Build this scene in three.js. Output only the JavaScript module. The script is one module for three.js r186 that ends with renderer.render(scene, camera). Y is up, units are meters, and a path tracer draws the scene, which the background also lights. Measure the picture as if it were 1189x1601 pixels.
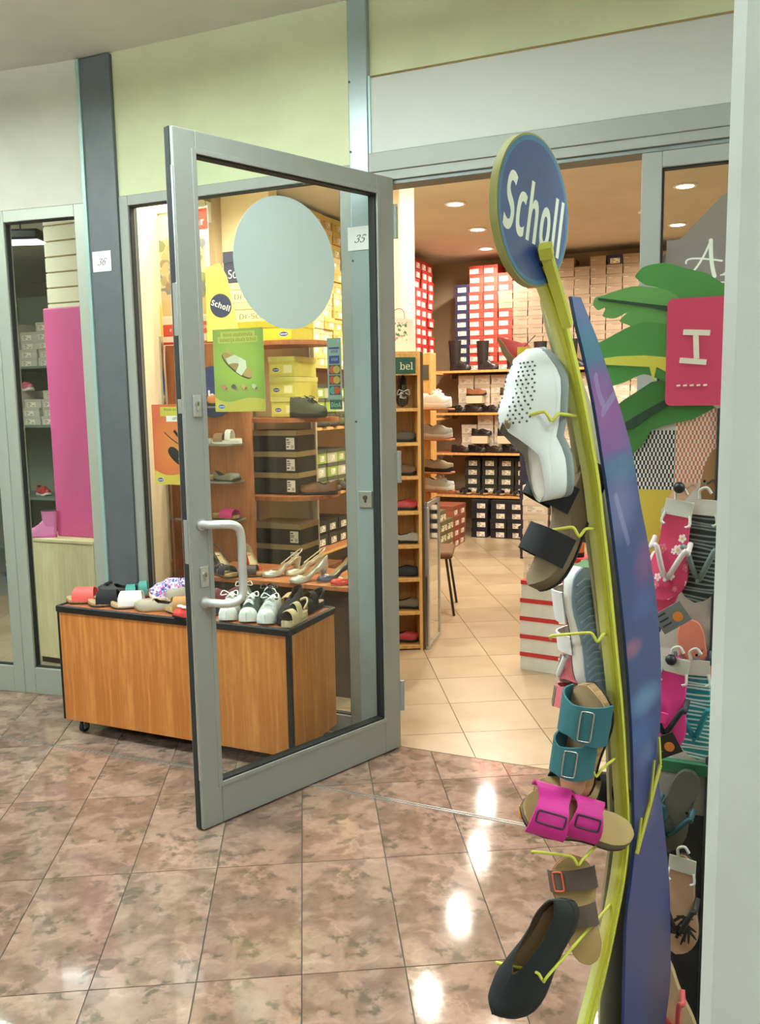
import * as THREE from 'three';
import { RoundedBoxGeometry } from 'three/addons/geometries/RoundedBoxGeometry.js';
import { mergeGeometries, toCreasedNormals } from 'three/addons/utils/BufferGeometryUtils.js';
import { RectAreaLightUniformsLib } from 'three/addons/lights/RectAreaLightUniformsLib.js';

// ---------------------------------------------------------------- camera, exposure
const renderer = new THREE.WebGLRenderer({ antialias: true });
renderer.toneMapping = THREE.LinearToneMapping;
renderer.toneMappingExposure = 1.0;
renderer.shadowMap.enabled = true;
RectAreaLightUniformsLib.init();
const scene = new THREE.Scene();
scene.background = new THREE.Color(0x000000);
const RAD = Math.PI / 180;
const camera = new THREE.PerspectiveCamera(2 * Math.atan(800.5 / 1350) / RAD, 1189 / 1601, 0.05, 60);
camera.position.set(1.487, 1.6, 3.538);
camera.rotation.order = 'YXZ';
camera.rotation.set(-7.47 * RAD, 23.75 * RAD, -0.97 * RAD);

// ---------------------------------------------------------------- light levels
const MALL_COLOR = new THREE.Color(0.85, 1.0, 1.06);   // tubes of the mall
const MALL_LEVEL = 26.5;
const SHOP_COLOR = new THREE.Color(1.0, 0.91, 0.77);    // warm downlights of the shop
const SHOP_LEVEL = 8.6;
const NEXT_COLOR = new THREE.Color(0.92, 1.0, 0.93);
const MALL_H = 3.28, SHOP_H = 3.2;

// ---------------------------------------------------------------- helpers
function mulberry(a) { return () => { a |= 0; a = a + 0x6D2B79F5 | 0; let t = Math.imul(a ^ a >>> 15, 1 | a); t = t + Math.imul(t ^ t >>> 7, 61 | t) ^ t; return ((t ^ t >>> 14) >>> 0) / 4294967296; }; }
const rnd = mulberry(20240611);
const taken = new Map();
function numbered(name) { const n = taken.get(name) || 0; taken.set(name, n + 1); return n ? name + '_' + String(n).padStart(3, '0') : name; }
const V = (x, y, z) => new THREE.Vector3(x, y, z);
const SRGB = (r, g, b) => new THREE.Color().setRGB(r / 255, g / 255, b / 255, THREE.SRGBColorSpace);
function shadows(m) { m.castShadow = true; m.receiveShadow = true; return m; }
function part(name, geo, mat, parent, label) {
  const m = shadows(new THREE.Mesh(geo, mat)); m.name = name;
  if (label) m.userData.label = label;
  (parent || scene).add(m); return m;
}
function thing(name, label, category, pos = [0, 0, 0], turn = 0, group) {
  const o = new THREE.Group(); o.name = numbered(name); o.position.set(...pos); o.rotation.y = turn;
  o.userData = { label, category }; if (group) o.userData.group = group; scene.add(o); return o;
}
function struct(name, geo, mat) {
  const m = geo ? shadows(new THREE.Mesh(geo, mat)) : new THREE.Group(); m.name = numbered(name); m.userData.kind = 'structure'; scene.add(m); return m;
}
function dup(src, pos, turn, label, group) {
  const c = src.clone(); c.name = numbered(src.name.replace(/_\d{3}$/, '')); c.position.set(...pos); if (turn !== undefined) c.rotation.y = turn;
  c.userData = { label: label || src.userData.label, category: src.userData.category }; const gr = group || src.userData.group; if (gr) c.userData.group = gr;
  scene.add(c); return c;
}
function uvm(geo, k = 1) { // uv in metres from the dominant axis of each normal
  const g = geo.index ? geo.toNonIndexed() : geo, p = g.attributes.position, n = g.attributes.normal, uv = new Float32Array(p.count * 2);
  for (let i = 0; i < p.count; i++) {
    const ax = Math.abs(n.getX(i)), ay = Math.abs(n.getY(i)), az = Math.abs(n.getZ(i)); let u, v;
    if (ay >= ax && ay >= az) { u = p.getX(i); v = p.getZ(i); } else if (ax >= az) { u = p.getZ(i); v = p.getY(i); } else { u = p.getX(i); v = p.getY(i); }
    uv[2 * i] = u * k; uv[2 * i + 1] = v * k;
  }
  g.setAttribute('uv', new THREE.BufferAttribute(uv, 2)); return g;
}
// box from corner to corner
function box(x0, x1, y0, y1, z0, z1) { const g = new THREE.BoxGeometry(x1 - x0, y1 - y0, z1 - z0); g.translate((x0 + x1) / 2, (y0 + y1) / 2, (z0 + z1) / 2); return uvm(g); }
function rbox(x0, x1, y0, y1, z0, z1, r = 0.004) { const g = new RoundedBoxGeometry(x1 - x0, y1 - y0, z1 - z0, 2, Math.min(r, (x1 - x0) / 2.01, (y1 - y0) / 2.01, (z1 - z0) / 2.01)); g.translate((x0 + x1) / 2, (y0 + y1) / 2, (z0 + z1) / 2); return uvm(g); }
function merge(list) {
  return mergeGeometries(list.map((g) => { const h = g.index ? g.toNonIndexed() : g.clone(); for (const k of Object.keys(h.attributes)) if (!['position', 'normal', 'uv'].includes(k)) h.deleteAttribute(k); if (!h.attributes.uv) h.setAttribute('uv', new THREE.BufferAttribute(new Float32Array(h.attributes.position.count * 2), 2)); return h; }));
}
function tube(pts, r, seg = 24, rad = 8, closed = false, tension = 0.5) {
  return new THREE.TubeGeometry(new THREE.CatmullRomCurve3(pts.map((q) => V(...q)), closed, 'catmullrom', tension), seg, r, rad, closed);
}
function rod(a, b, r, rad = 10) { // straight rod
  const A = V(...a), B = V(...b), d = B.clone().sub(A), g = new THREE.CylinderGeometry(r, r, d.length(), rad);
  g.applyQuaternion(new THREE.Quaternion().setFromUnitVectors(V(0, 1, 0), d.clone().normalize())); g.translate(...A.add(B).multiplyScalar(0.5).toArray()); return g;
}
function bar(a, b, w, h) { // square bar between two points
  const A = V(...a), B = V(...b), d = B.clone().sub(A), g = new THREE.BoxGeometry(w, d.length(), h);
  g.applyQuaternion(new THREE.Quaternion().setFromUnitVectors(V(0, 1, 0), d.clone().normalize())); g.translate(...A.add(B).multiplyScalar(0.5).toArray()); return uvm(g);
}
function shapeOf(pts) { const s = new THREE.Shape(); pts.forEach(([x, y], i) => i ? s.lineTo(x, y) : s.moveTo(x, y)); s.closePath(); return s; }
function smoothShape(pts, n = 60, tension = 0.5) { const c = new THREE.CatmullRomCurve3(pts.map(([x, y]) => V(x, y, 0)), true, 'catmullrom', tension); return shapeOf(c.getPoints(n).slice(0, -1).map((q) => [q.x, q.y])); }
function extrude(shape, depth, bevel = 0, seg = 6) { return new THREE.ExtrudeGeometry(shape, { depth, bevelEnabled: bevel > 0, bevelThickness: bevel, bevelSize: bevel, bevelSegments: 1, curveSegments: seg }); }
function crease(g, a = 0.7) { return toCreasedNormals(g, a); }

// ---------------------------------------------------------------- textures
function lattice(seed, P) { const r = mulberry(seed), a = new Float32Array(P * P); for (let i = 0; i < a.length; i++) a[i] = r(); return (x, y) => { const xi = Math.floor(x), yi = Math.floor(y), fx = x - xi, fy = y - yi, u = fx * fx * (3 - 2 * fx), v = fy * fy * (3 - 2 * fy), m = (q) => ((q % P) + P) % P; const A = a[m(yi) * P + m(xi)], B = a[m(yi) * P + m(xi + 1)], Cc = a[m(yi + 1) * P + m(xi)], D = a[m(yi + 1) * P + m(xi + 1)]; return (A * (1 - u) + B * u) * (1 - v) + (Cc * (1 - u) + D * u) * v; }; }
function fbmMaker(seed, base, oct) { const L = []; for (let i = 0; i < oct; i++) L.push(lattice(seed + i * 17, base << i)); return (u, v) => { let s = 0, a = 0.5, n = 0; for (let i = 0; i < oct; i++) { s += a * L[i](u * (base << i), v * (base << i)); n += a; a *= 0.55; } return s / n; }; }
function dataTex(n, f, srgb = true) { // f(u,v) -> [r,g,b] 0..255, periodic
  const d = new Uint8Array(n * n * 4);
  for (let j = 0; j < n; j++) for (let i = 0; i < n; i++) { const c = f(i / n, j / n), k = (j * n + i) * 4; d[k] = Math.max(0, Math.min(255, c[0])); d[k + 1] = Math.max(0, Math.min(255, c[1])); d[k + 2] = Math.max(0, Math.min(255, c[2])); d[k + 3] = 255; }
  const t = new THREE.DataTexture(d, n, n); t.wrapS = t.wrapT = THREE.RepeatWrapping; t.magFilter = THREE.LinearFilter; t.minFilter = THREE.LinearFilter; if (srgb) t.colorSpace = THREE.SRGBColorSpace; t.needsUpdate = true; return t;
}
const mix3 = (a, b, t) => a.map((q, i) => q + (b[i] - q) * t), clamp01 = (x) => Math.max(0, Math.min(1, x)), sst = (a, b, x) => { const t = clamp01((x - a) / (b - a)); return t * t * (3 - 2 * t); };
function scaled(t, r) { const c = t.clone(); c.repeat.set(r, r); c.needsUpdate = true; return c; }
function canvasTex(w, h, draw) { const c = document.createElement('canvas'); c.width = w; c.height = h; draw(c.getContext('2d'), w, h); const t = new THREE.CanvasTexture(c); t.colorSpace = THREE.SRGBColorSpace; return t; }
function std(color, rough = 0.6, metal = 0, extra = {}) { return new THREE.MeshStandardMaterial({ color, roughness: rough, metalness: metal, ...extra }); }
function phy(color, rough, extra = {}) { return new THREE.MeshPhysicalMaterial({ color, roughness: rough, ...extra }); }
const fA = fbmMaker(11, 4, 6), fB = fbmMaker(77, 4, 6), fC = fbmMaker(301, 8, 5), fD = fbmMaker(512, 3, 6);
// brown mall stone: pink-brown ground, darker olive flecks and pale veins
const stoneTex = dataTex(768, (u, v) => {
  const wx = fA(u, v) * 0.22, wy = fB(u, v) * 0.22;
  const a = fC(u + wx, v + wy), b = fC(u + 0.5 + wy * 1.3, v * 2 + wx * 1.3), c = fB(u + 0.3 + wx, v + 0.7 - wy), e = fC(u * 2 + 0.4, v * 2);
  let col = mix3([140, 114, 98], [166, 138, 120], sst(0.35, 0.65, a));
  col = mix3(col, [104, 92, 76], 0.7 * sst(0.52, 0.66, b) * sst(0.42, 0.58, e));
  col = mix3(col, [192, 160, 142], 0.55 * sst(0.055, 0.0, Math.abs(c - 0.5)) * sst(0.42, 0.6, fA(u + 0.2, v + 0.1)));
  const g = (fC(u * 4 + 0.1, v * 4) - 0.5) * 22; return col.map((q) => q + g);
});
const beigeTex = dataTex(512, (u, v) => { const a = fA(u, v), b = fC(u, v), c = fD(u, v); let col = mix3([214, 189, 150], [228, 206, 170], sst(0.3, 0.7, a)); col = mix3(col, [202, 176, 136], 0.5 * sst(0.52, 0.7, c)); const g = (b - 0.5) * 14; return col.map((q) => q + g); });
const woodTex = (dark, light, seed) => { const f1 = fbmMaker(seed, 4, 5), f2 = fbmMaker(seed + 5, 16, 4); return dataTex(512, (u, v) => { const w = f1(u * 1, v * 1) * 0.06; const s = f2(u * 4 + w, v * 0.25 * 1), t = f1(u * 4 + w, v); let col = mix3(dark, light, sst(0.3, 0.7, s * 0.6 + t * 0.4)); return col; }); };
const cherryTex = woodTex([186, 112, 50], [212, 140, 72], 900), beechTex = woodTex([206, 152, 82], [224, 174, 104], 950), brownTex = woodTex([160, 92, 50], [184, 112, 66], 990), paleTex = woodTex([214, 196, 150], [226, 210, 168], 1010);
const plasterTex = dataTex(256, (u, v) => { const g = 236 + (fC(u, v) - 0.5) * 16 + (fA(u, v) - 0.5) * 14; return [g, g, g]; });
const grainTex = dataTex(256, (u, v) => { const g = 128 + (fC(u * 3, v * 3) - 0.5) * 150; return [g, g, g]; }, false);

// ---------------------------------------------------------------- materials of the setting
const M = {};
M.plasterWhite = std(SRGB(216, 212, 195), 0.9, 0, { map: scaled(plasterTex, 0.7) });
M.plasterCeil = std(SRGB(240, 240, 228), 0.95, 0, { map: scaled(plasterTex, 0.5) });
M.green = std(SRGB(216, 217, 175), 0.85, 0, { map: scaled(plasterTex, 0.8) });
M.cream = std(SRGB(244, 228, 190), 0.85, 0, { map: scaled(plasterTex, 0.8) });
M.shopCeil = std(SRGB(210, 204, 186), 0.9, 0, { map: scaled(plasterTex, 0.5) });
M.shopWall = std(SRGB(190, 168, 134), 0.9, 0, { map: scaled(plasterTex, 0.8) });
M.pale = std(SRGB(188, 187, 177), 0.55);
M.alu = std(SRGB(142, 143, 134), 0.5, 0.05);
M.aluPost = std(SRGB(150, 162, 162), 0.22, 0.1);
M.aluDark = std(SRGB(98, 102, 103), 0.5, 0.1, { map: scaled(plasterTex, 3) });
M.aluLeft = std(SRGB(162, 166, 150), 0.42, 0.2);
M.gasket = std(SRGB(34, 36, 34), 0.7);
M.glass = phy(0xffffff, 0.0, { transmission: 1, thickness: 0, ior: 1.5, color: SRGB(246, 252, 248) });
M.white = std(SRGB(235, 235, 228), 0.6);
M.chrome = std(SRGB(205, 205, 205), 0.18, 1);
M.satin = std(SRGB(196, 196, 192), 0.35, 0.85);
M.black = std(SRGB(22, 22, 22), 0.45);
M.columnWhite = std(SRGB(222, 226, 216), 0.7, 0, { map: scaled(plasterTex, 1.2) });
M.grout = std(SRGB(96, 92, 82), 0.9);
M.groutShop = std(SRGB(110, 92, 66), 0.9);
M.dark = std(SRGB(44, 40, 36), 0.8);
M.cherry = phy(0xffffff, 0.38, { map: scaled(cherryTex, 1.1) });
M.beech = std(0xffffff, 0.5, 0, { map: scaled(beechTex, 1.6) });
M.brownWood = std(0xffffff, 0.5, 0, { map: scaled(brownTex, 1.4) });
M.paleWood = std(0xffffff, 0.6, 0, { map: scaled(paleTex, 1.4) });

// ---------------------------------------------------------------- floors: tiles laid at an angle to the shopfront
const TA = 28.68 * RAD, Sx = Math.cos(TA), Sz = -Math.sin(TA), Tx = -Math.sin(TA), Tz = -Math.cos(TA);
function clipPoly(poly, a, b, c) { // keep a*x + b*z <= c
  const out = []; for (let i = 0; i < poly.length; i++) { const p = poly[i], q = poly[(i + 1) % poly.length], dp = a * p[0] + b * p[1] - c, dq = a * q[0] + b * q[1] - c; if (dp <= 0) out.push(p); if ((dp < 0 && dq > 0) || (dp > 0 && dq < 0)) { const t = dp / (dp - dq); out.push([p[0] + (q[0] - p[0]) * t, p[1] + (q[1] - p[1]) * t]); } } return out;
}
function tileGeo(poly, ou, ov) { // prism with a small bevel round the top
  const n = poly.length, cx = poly.reduce((s, p) => s + p[0], 0) / n, cz = poly.reduce((s, p) => s + p[1], 0) / n, pos = [], uv = [];
  const put = (x, y, z) => { pos.push(x, y, z); uv.push((x * Sx + z * Sz) + ou, (x * Tx + z * Tz) + ov); };
  const inn = poly.map(([x, z]) => { const d = Math.hypot(x - cx, z - cz) || 1; const k = Math.max(0, 1 - 0.0003 / d); return [cx + (x - cx) * k, cz + (z - cz) * k]; });
  for (let i = 1; i < n - 1; i++) { put(inn[0][0], 0, inn[0][1]); put(inn[i + 1][0], 0, inn[i + 1][1]); put(inn[i][0], 0, inn[i][1]); }
  for (let i = 0; i < n; i++) { const j = (i + 1) % n, ring = [[inn, 0, poly, -0.0012], [poly, -0.0012, poly, -0.012]]; for (const [A, ya, B, yb] of ring) { put(A[i][0], ya, A[i][1]); put(A[j][0], ya, A[j][1]); put(B[i][0], yb, B[i][1]); put(A[j][0], ya, A[j][1]); put(B[j][0], yb, B[j][1]); put(B[i][0], yb, B[i][1]); } }
  const g = new THREE.BufferGeometry(); g.setAttribute('position', new THREE.Float32BufferAttribute(pos, 3)); g.setAttribute('uv', new THREE.Float32BufferAttribute(uv, 2)); g.computeVertexNormals();
  // face upward whatever the winding
  const nn = g.attributes.normal; if (nn.getY(0) < 0) { const p = g.attributes.position, u = g.attributes.uv; for (let i = 0; i < p.count; i += 3) { const a = [p.getX(i + 1), p.getY(i + 1), p.getZ(i + 1)], b = [u.getX(i + 1), u.getY(i + 1)]; p.setXYZ(i + 1, p.getX(i + 2), p.getY(i + 2), p.getZ(i + 2)); u.setXY(i + 1, u.getX(i + 2), u.getY(i + 2)); p.setXYZ(i + 2, ...a); u.setXY(i + 2, ...b); } g.computeVertexNormals(); }
  return g;
}
function layTiles(parent, mats, s0, ps, t0, pt, planes, gap, inView) {
  const far = mats.map(() => []);
  for (let i = -30; i < 30; i++) for (let j = -30; j < 30; j++) {
    const a = s0 + i * ps + gap, b = s0 + (i + 1) * ps - gap, c = t0 + j * pt + gap, d = t0 + (j + 1) * pt - gap;
    let poly = [[a, c], [b, c], [b, d], [a, d]].map(([s, t]) => [s * Sx + t * Tx, s * Sz + t * Tz]);
    for (const pl of planes) { poly = clipPoly(poly, ...pl); if (poly.length < 3) break; }
    if (poly.length < 3) continue;
    let area = 0; poly.forEach((p, k) => { const q = poly[(k + 1) % poly.length]; area += p[0] * q[1] - q[0] * p[1]; }); if (Math.abs(area) / 2 < 2e-4) continue;
    const mx = poly.reduce((s, p) => s + p[0], 0) / poly.length, mz = poly.reduce((s, p) => s + p[1], 0) / poly.length;
    const k = Math.floor(rnd() * mats.length), g = tileGeo(poly, rnd() * 5, rnd() * 5);
    if (inView(mx, mz)) part('tile', g, mats[k], parent); else far[k].push(g);
  }
  far.forEach((l, k) => { if (l.length) { const m = part('far_tiles', merge(l), mats[k], parent); m.userData.kind = 'stuff'; } });
}
const stoneMats = [SRGB(246, 248, 248), SRGB(236, 235, 235), SRGB(245, 240, 236), SRGB(228, 225, 225)].map((c) => phy(c, 0.07, { map: scaled(stoneTex, 1.4), ior: 1.55, bumpMap: scaled(grainTex, 2), bumpScale: 0.00012 }));
const floorMall = struct('floor', box(-5.2, 5.2, -0.2, -0.004, 0, 7.2), M.grout);
floorMall.userData.label = 'brown polished stone floor of the mall passage';
layTiles(floorMall, stoneMats, 0.143, 0.2925, -0.38, 0.594, [[0, -1, -0.004], [-1, 0, 5.15], [1, 0, 5.15], [0, 1, 7.1]], 0.0016, (x, z) => x > -2.9 && x < 1.7 && z < 2.9);
const beigeMats = [SRGB(202, 199, 199), SRGB(198, 194, 193), SRGB(193, 189, 189)].map((c) => phy(c, 0.3, { map: scaled(beigeTex, 0.6) }));
const floorShop = struct('floor', box(-4.4, 3.2, -0.2, -0.004, -6.7, 0), M.groutShop);
floorShop.userData.label = 'beige tiled shop floor with dark joints';
layTiles(floorShop, beigeMats, 0.332 - 0.382 * 3, 0.382, 0.12, 0.405, [[0, 1, -0.002], [-1, 0, 4.35], [1, 0, 3.15], [0, -1, 6.65]], 0.0018, (x, z) => x > -2.2 && x < 1.4);
// metal rail let into the mall floor
const rail = struct('trim_1'); rail.userData.label = 'thin metal strip let into the brown floor';
for (const dz of [0, 0.014]) { part('strip', bar([-2.4, 0.0004, 0.635 + dz], [-0.155, 0.0004, 0.508 + dz], 0.005, 0.0022), M.satin, rail); part('strip', bar([-0.155, 0.0004, 0.508 + dz], [1.42, 0.0004, 0.515 + dz], 0.005, 0.0022), M.satin, rail); }

// ---------------------------------------------------------------- shell of the mall and of the shop
struct('ceiling', box(-5.2, 5.2, MALL_H, MALL_H + 0.2, -0.12, 7.2), M.plasterCeil);
struct('ceiling', box(-4.4, 3.2, SHOP_H, SHOP_H + 0.06, -6.7, -0.14), M.shopCeil);
struct('wall_back', box(-4.4, 3.2, -0.2, 3.3, -6.9, -6.62), M.shopWall);
struct('wall_left', box(-2.5, -2.38, 0, SHOP_H, -6.65, -2.2), M.shopWall);
struct('wall_right', box(3.0, 3.2, 0, 3.3, -6.65, -0.1), M.shopWall);
struct('wall_mall_back', box(-5.4, 5.4, -0.2, MALL_H + 0.2, 7.1, 7.3), M.plasterWhite);
struct('wall_mall_right', box(5.1, 5.3, -0.2, MALL_H + 0.2, -0.2, 7.2), M.plasterWhite);
struct('wall_mall_left', box(-5.3, -5.1, -0.2, MALL_H + 0.2, -0.2, 7.2), M.plasterWhite);
// slanting wall between the two shops, and the cream wall behind the window display
{ const g = box(-0.05, 0.05, 0, SHOP_H, -3.2, 0); g.rotateY(28.68 * RAD); g.translate(-1.565, 0, -0.13); struct('wall_party', g, M.cream); }
struct('wall_window_back', box(-3.2, -1.95, 0, SHOP_H, -2.42, -2.3), M.cream);
// free standing cream pier inside the shop
struct('trim_2', rbox(-1.16, -0.76, 0, SHOP_H, -2.25, -1.98, 0.01), M.cream).userData.label = 'square cream pier inside the shop';

// ---------------------------------------------------------------- shopfront
const SF = { z0: -0.07, z1: 0 };
struct('wall_front', box(-1.46, -0.178, 2.61, MALL_H, -0.12, -0.008), M.green);
struct('wall_front', box(-0.09, 5.2, 2.962, MALL_H, -0.12, -0.012), M.green);
struct('wall_front', box(2.2, 5.2, 0, 2.962, -0.12, -0.012), M.green);
{ const g = struct('trim_3'); part('post', rbox(-0.178, -0.088, 0, MALL_H, -0.1, 0.02, 0.006), M.aluPost, g); g.userData.label = 'grey metal post between shop window and door';
  for (const [x, y] of [[-0.17, 2.94], [-0.17, 2.655], [-0.17, 2.2], [-0.17, 1.5]]) { const c = new THREE.CylinderGeometry(0.005, 0.005, 0.004, 10); c.rotateX(Math.PI / 2); c.translate(x, y, 0.021); part('screw', c, M.black, g); } }
{ const g = struct('trim_4'); g.userData.label = 'dark grey pillar cover between the two shopfronts'; part('cover', rbox(-1.636, -1.452, 0, MALL_H - 0.006, -0.14, 0.012, 0.004), M.aluDark, g); part('edge_strip', box(-1.656, -1.636, 0, MALL_H - 0.006, -0.1, 0.02), std(SRGB(150, 176, 168), 0.4, 0.2), g); }
// header over the door with the pale fascia board
{ const h = struct('trim_5'); h.userData.label = 'grey door header beam'; part('beam', rbox(-0.088, 2.2, 2.56, 2.64, -0.1, 0.02, 0.004), M.alu, h); part('beam', rbox(-0.088, 2.2, 2.522, 2.566, -0.1, 0.012, 0.003), M.alu, h); part('beam', rbox(-0.03, 2.2, 2.505, 2.525, -0.1, 0.0, 0.003), std(SRGB(116, 122, 118), 0.5, 0.2), h);
  const f = struct('trim_6'); f.userData.label = 'pale blue fascia board above the door'; part('board', rbox(-0.08, 2.19, 2.642, 2.947, -0.03, 0.006, 0.003), M.pale, f); part('edge_strip', box(-0.088, -0.078, 2.642, 2.955, -0.03, 0.012), std(SRGB(150, 186, 178), 0.4, 0.2), f); }
// opening jambs
struct('trim_7', rbox(-0.088, -0.03, 0, 2.53, -0.1, 0.0, 0.003), M.alu).userData.label = 'grey left jamb of the door opening';
// fixed window to the left of the post
function frameParts(g, x0, x1, y0, y1, bl, br, bb, bt, z0, z1, mat) {
  part('stile', rbox(x0, x0 + bl, y0, y1, z0, z1, 0.004), mat, g); part('stile', rbox(x1 - br, x1, y0, y1, z0, z1, 0.004), mat, g);
  part('rail', rbox(x0 + bl, x1 - br, y0, y0 + bb, z0, z1, 0.004), mat, g); part('rail', rbox(x0 + bl, x1 - br, y1 - bt, y1, z0, z1, 0.004), mat, g);
  const a = x0 + bl, b = x1 - br, c = y0 + bb, d = y1 - bt, zm = (z0 + z1) / 2, k = 0.006;
  part('gasket', merge([box(a, a + k, c, d, zm - 0.012, zm + 0.016), box(b - k, b, c, d, zm - 0.012, zm + 0.016), box(a, b, c, c + k, zm - 0.012, zm + 0.016), box(a, b, d - k, d, zm - 0.012, zm + 0.016)]), M.gasket, g);
  part('pane', new THREE.PlaneGeometry(b - a, d - c).translate((a + b) / 2, (c + d) / 2, zm), M.glass, g);
}
const win1 = struct('window_1'); win1.userData.label = 'shop display window left of the door';
frameParts(win1, -1.452, -0.178, 0.02, 2.61, 0.055, 0.06, 0.09, 0.05, -0.055, 0.0, M.alu);
const win2 = struct('window_2'); win2.userData.label = 'fixed glazed side panel right of the door opening';
frameParts(win2, 1.04, 2.2, 0.02, 2.505, 0.075, 0.06, 0.12, 0.06, -0.055, 0.0, M.alu);
// neighbouring shopfront, turned a little towards the viewer
const LA = Math.atan2(0.121, 0.9926);
function leftFront(g) { g.rotateY(LA); g.translate(-1.656, 0, 0); return g; }
struct('wall_neighbour', leftFront(box(-4, 0, 2.6, MALL_H, -0.12, 0)), M.plasterWhite);
const win3 = struct('window_3'); win3.userData.label = 'narrow glazed panel of the neighbouring shop'; win3.position.set(-1.656, 0, 0); win3.rotation.y = LA;
frameParts(win3, -0.575, 0, 0, 2.6, 0.07, 0.075, 0.15, 0.06, -0.06, 0.0, M.aluLeft);
const win4 = struct('window_4'); win4.userData.label = 'further glazed panel of the neighbouring shop'; win4.position.set(-1.656, 0, 0); win4.rotation.y = LA;
frameParts(win4, -1.8, -0.577, 0, 2.6, 0.07, 0.07, 0.15, 0.06, -0.06, 0.0, M.aluLeft);
struct('wall_neighbour', leftFront(box(-4, -1.8, 0, 2.6, -0.12, 0)), M.plasterWhite);
// neighbouring shop room
struct('floor', box(-6.5, -1.7, -0.2, -0.002, -4.2, 0.5), std(SRGB(150, 150, 138), 0.4));
struct('ceiling', box(-6.5, -2.4, 2.95, 3.1, -4.2, 0.35), M.plasterCeil);
struct('wall_neighbour_back', box(-6.5, -3.1, 0, 3.1, -4.2, -4.0), M.plasterWhite);
struct('wall_neighbour_left', box(-6.6, -6.5, 0, 3.1, -4.2, 0.6), M.plasterWhite);

// ---------------------------------------------------------------- white column close to the viewer
{ const s = new THREE.Shape(); const x0 = 1.4445, x1 = 2.0, z0 = -2.47, z1 = -2.12, c = 0.014; s.moveTo(x0 + c, z0); s.lineTo(x1, z0); s.lineTo(x1, z1); s.lineTo(x0, z1); s.lineTo(x0, z0 + c); s.closePath();
  const g = extrude(s, MALL_H); g.rotateX(-Math.PI / 2); struct('wall_column', uvm(g), M.columnWhite).userData.label = 'white square column at the right'; }

// ---------------------------------------------------------------- lamps
M.tubeGlow = std(0xffffff, 0.6, 0, { emissive: MALL_COLOR, emissiveIntensity: 6 });
M.lampGlow = std(0xffffff, 0.6, 0, { emissive: new THREE.Color(1.0, 0.93, 0.85), emissiveIntensity: 14 });
function mallPanel(x, z, w, d, n, k = 1) {
  const t = thing('suspended_panel_light', 'long white suspended light ' + n, 'light', [x, MALL_H - 0.15, z], 0);
  for (const sx of [-w * 0.4, w * 0.4]) part('suspension', rod([sx, 0, 0], [sx, 0.148, 0], 0.004, 8), M.satin, t);
  part('upper_diffuser', box(-w / 2, w / 2, -0.0008, 0.003, -d / 2, d / 2), M.tubeGlow, t);
  const U = new THREE.RectAreaLight(MALL_COLOR, MALL_LEVEL * 1.45 * k, w, d); U.position.set(0, 0.008, 0); U.rotation.x = Math.PI / 2; t.add(U);
  part('housing', rbox(-w / 2 - 0.03, w / 2 + 0.03, -0.03, -0.001, -d / 2 - 0.03, d / 2 + 0.03, 0.006), M.white, t);
  part('diffuser', box(-w / 2, w / 2, -0.034, -0.0302, -d / 2, d / 2), M.tubeGlow, t);
  const L = new THREE.RectAreaLight(MALL_COLOR, MALL_LEVEL * k, w, d); L.position.set(0, -0.04, 0); L.rotation.x = -Math.PI / 2; t.add(L);
}
mallPanel(-2.6, 1.7, 1.5, 0.35, 'over the passage before the neighbouring shop');
mallPanel(-0.3, 1.7, 1.5, 0.35, 'over the passage before the open door');
mallPanel(3.3, 1.7, 1.5, 0.35, 'over the passage right of the column');
mallPanel(-1.1, 5.0, 1.6, 0.35, 'over the passage behind the viewer', 0.95);
mallPanel(2.7, 4.7, 1.5, 0.35, 'over the passage behind the viewer to the right', 0.85);
function downlight(x, z, label, k = 1, y = SHOP_H) {
  const t = thing('ceiling_downlight', label, 'light', [x, y, z], 0, 'round downlights in the shop ceiling');
  const ring = new THREE.LatheGeometry([[0.062, -0.001], [0.09, -0.001], [0.092, -0.006], [0.086, -0.012], [0.07, -0.012], [0.062, -0.004]].map(([a, b]) => new THREE.Vector2(a, b)), 28);
  part('trim_ring', ring, M.white, t);
  const disc = new THREE.CylinderGeometry(0.064, 0.064, 0.006, 24); disc.translate(0, -0.006, 0); part('lamp', disc, M.lampGlow, t);
  const L = new THREE.SpotLight(SHOP_COLOR, SHOP_LEVEL * k, 0, 86 * RAD, 0.35, 2); L.position.set(0, -0.03, 0); L.target.position.set(0, -2, 0); L.castShadow = true; L.shadow.radius = 2.6; t.add(L, L.target);
}
downlight(-0.78, -2.4, 'shop ceiling downlight nearest the door header');
downlight(-0.9, -3.55, 'shop ceiling downlight, nearest of the three in view through the door');
downlight(-1.065, -4.7, 'shop ceiling downlight, middle of the three in view through the door');
downlight(-1.306, -5.78, 'shop ceiling downlight, farthest of the three, above the red boxes');
downlight(0.89, -3.8, 'shop ceiling downlight seen through the glass right of the round sign');
downlight(0.7, -5.4, 'shop ceiling downlight above the white boxes at the back right');
downlight(0.52, -4.65, 'shop ceiling downlight behind the upright of the right side panel');
downlight(-0.1, -2.1, 'shop ceiling downlight above the middle of the doorway', 0.9);
downlight(0.55, -2.6, 'shop ceiling downlight above the stacked red-lid boxes', 0.9);
downlight(0.75, -1.5, 'shop ceiling downlight above the floor just inside the door');
downlight(-1.2, -0.75, 'shop ceiling downlight above the window display', 1.15);
downlight(-1.75, -1.5, 'shop ceiling downlight in front of the cream display wall', 1.15);

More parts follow.
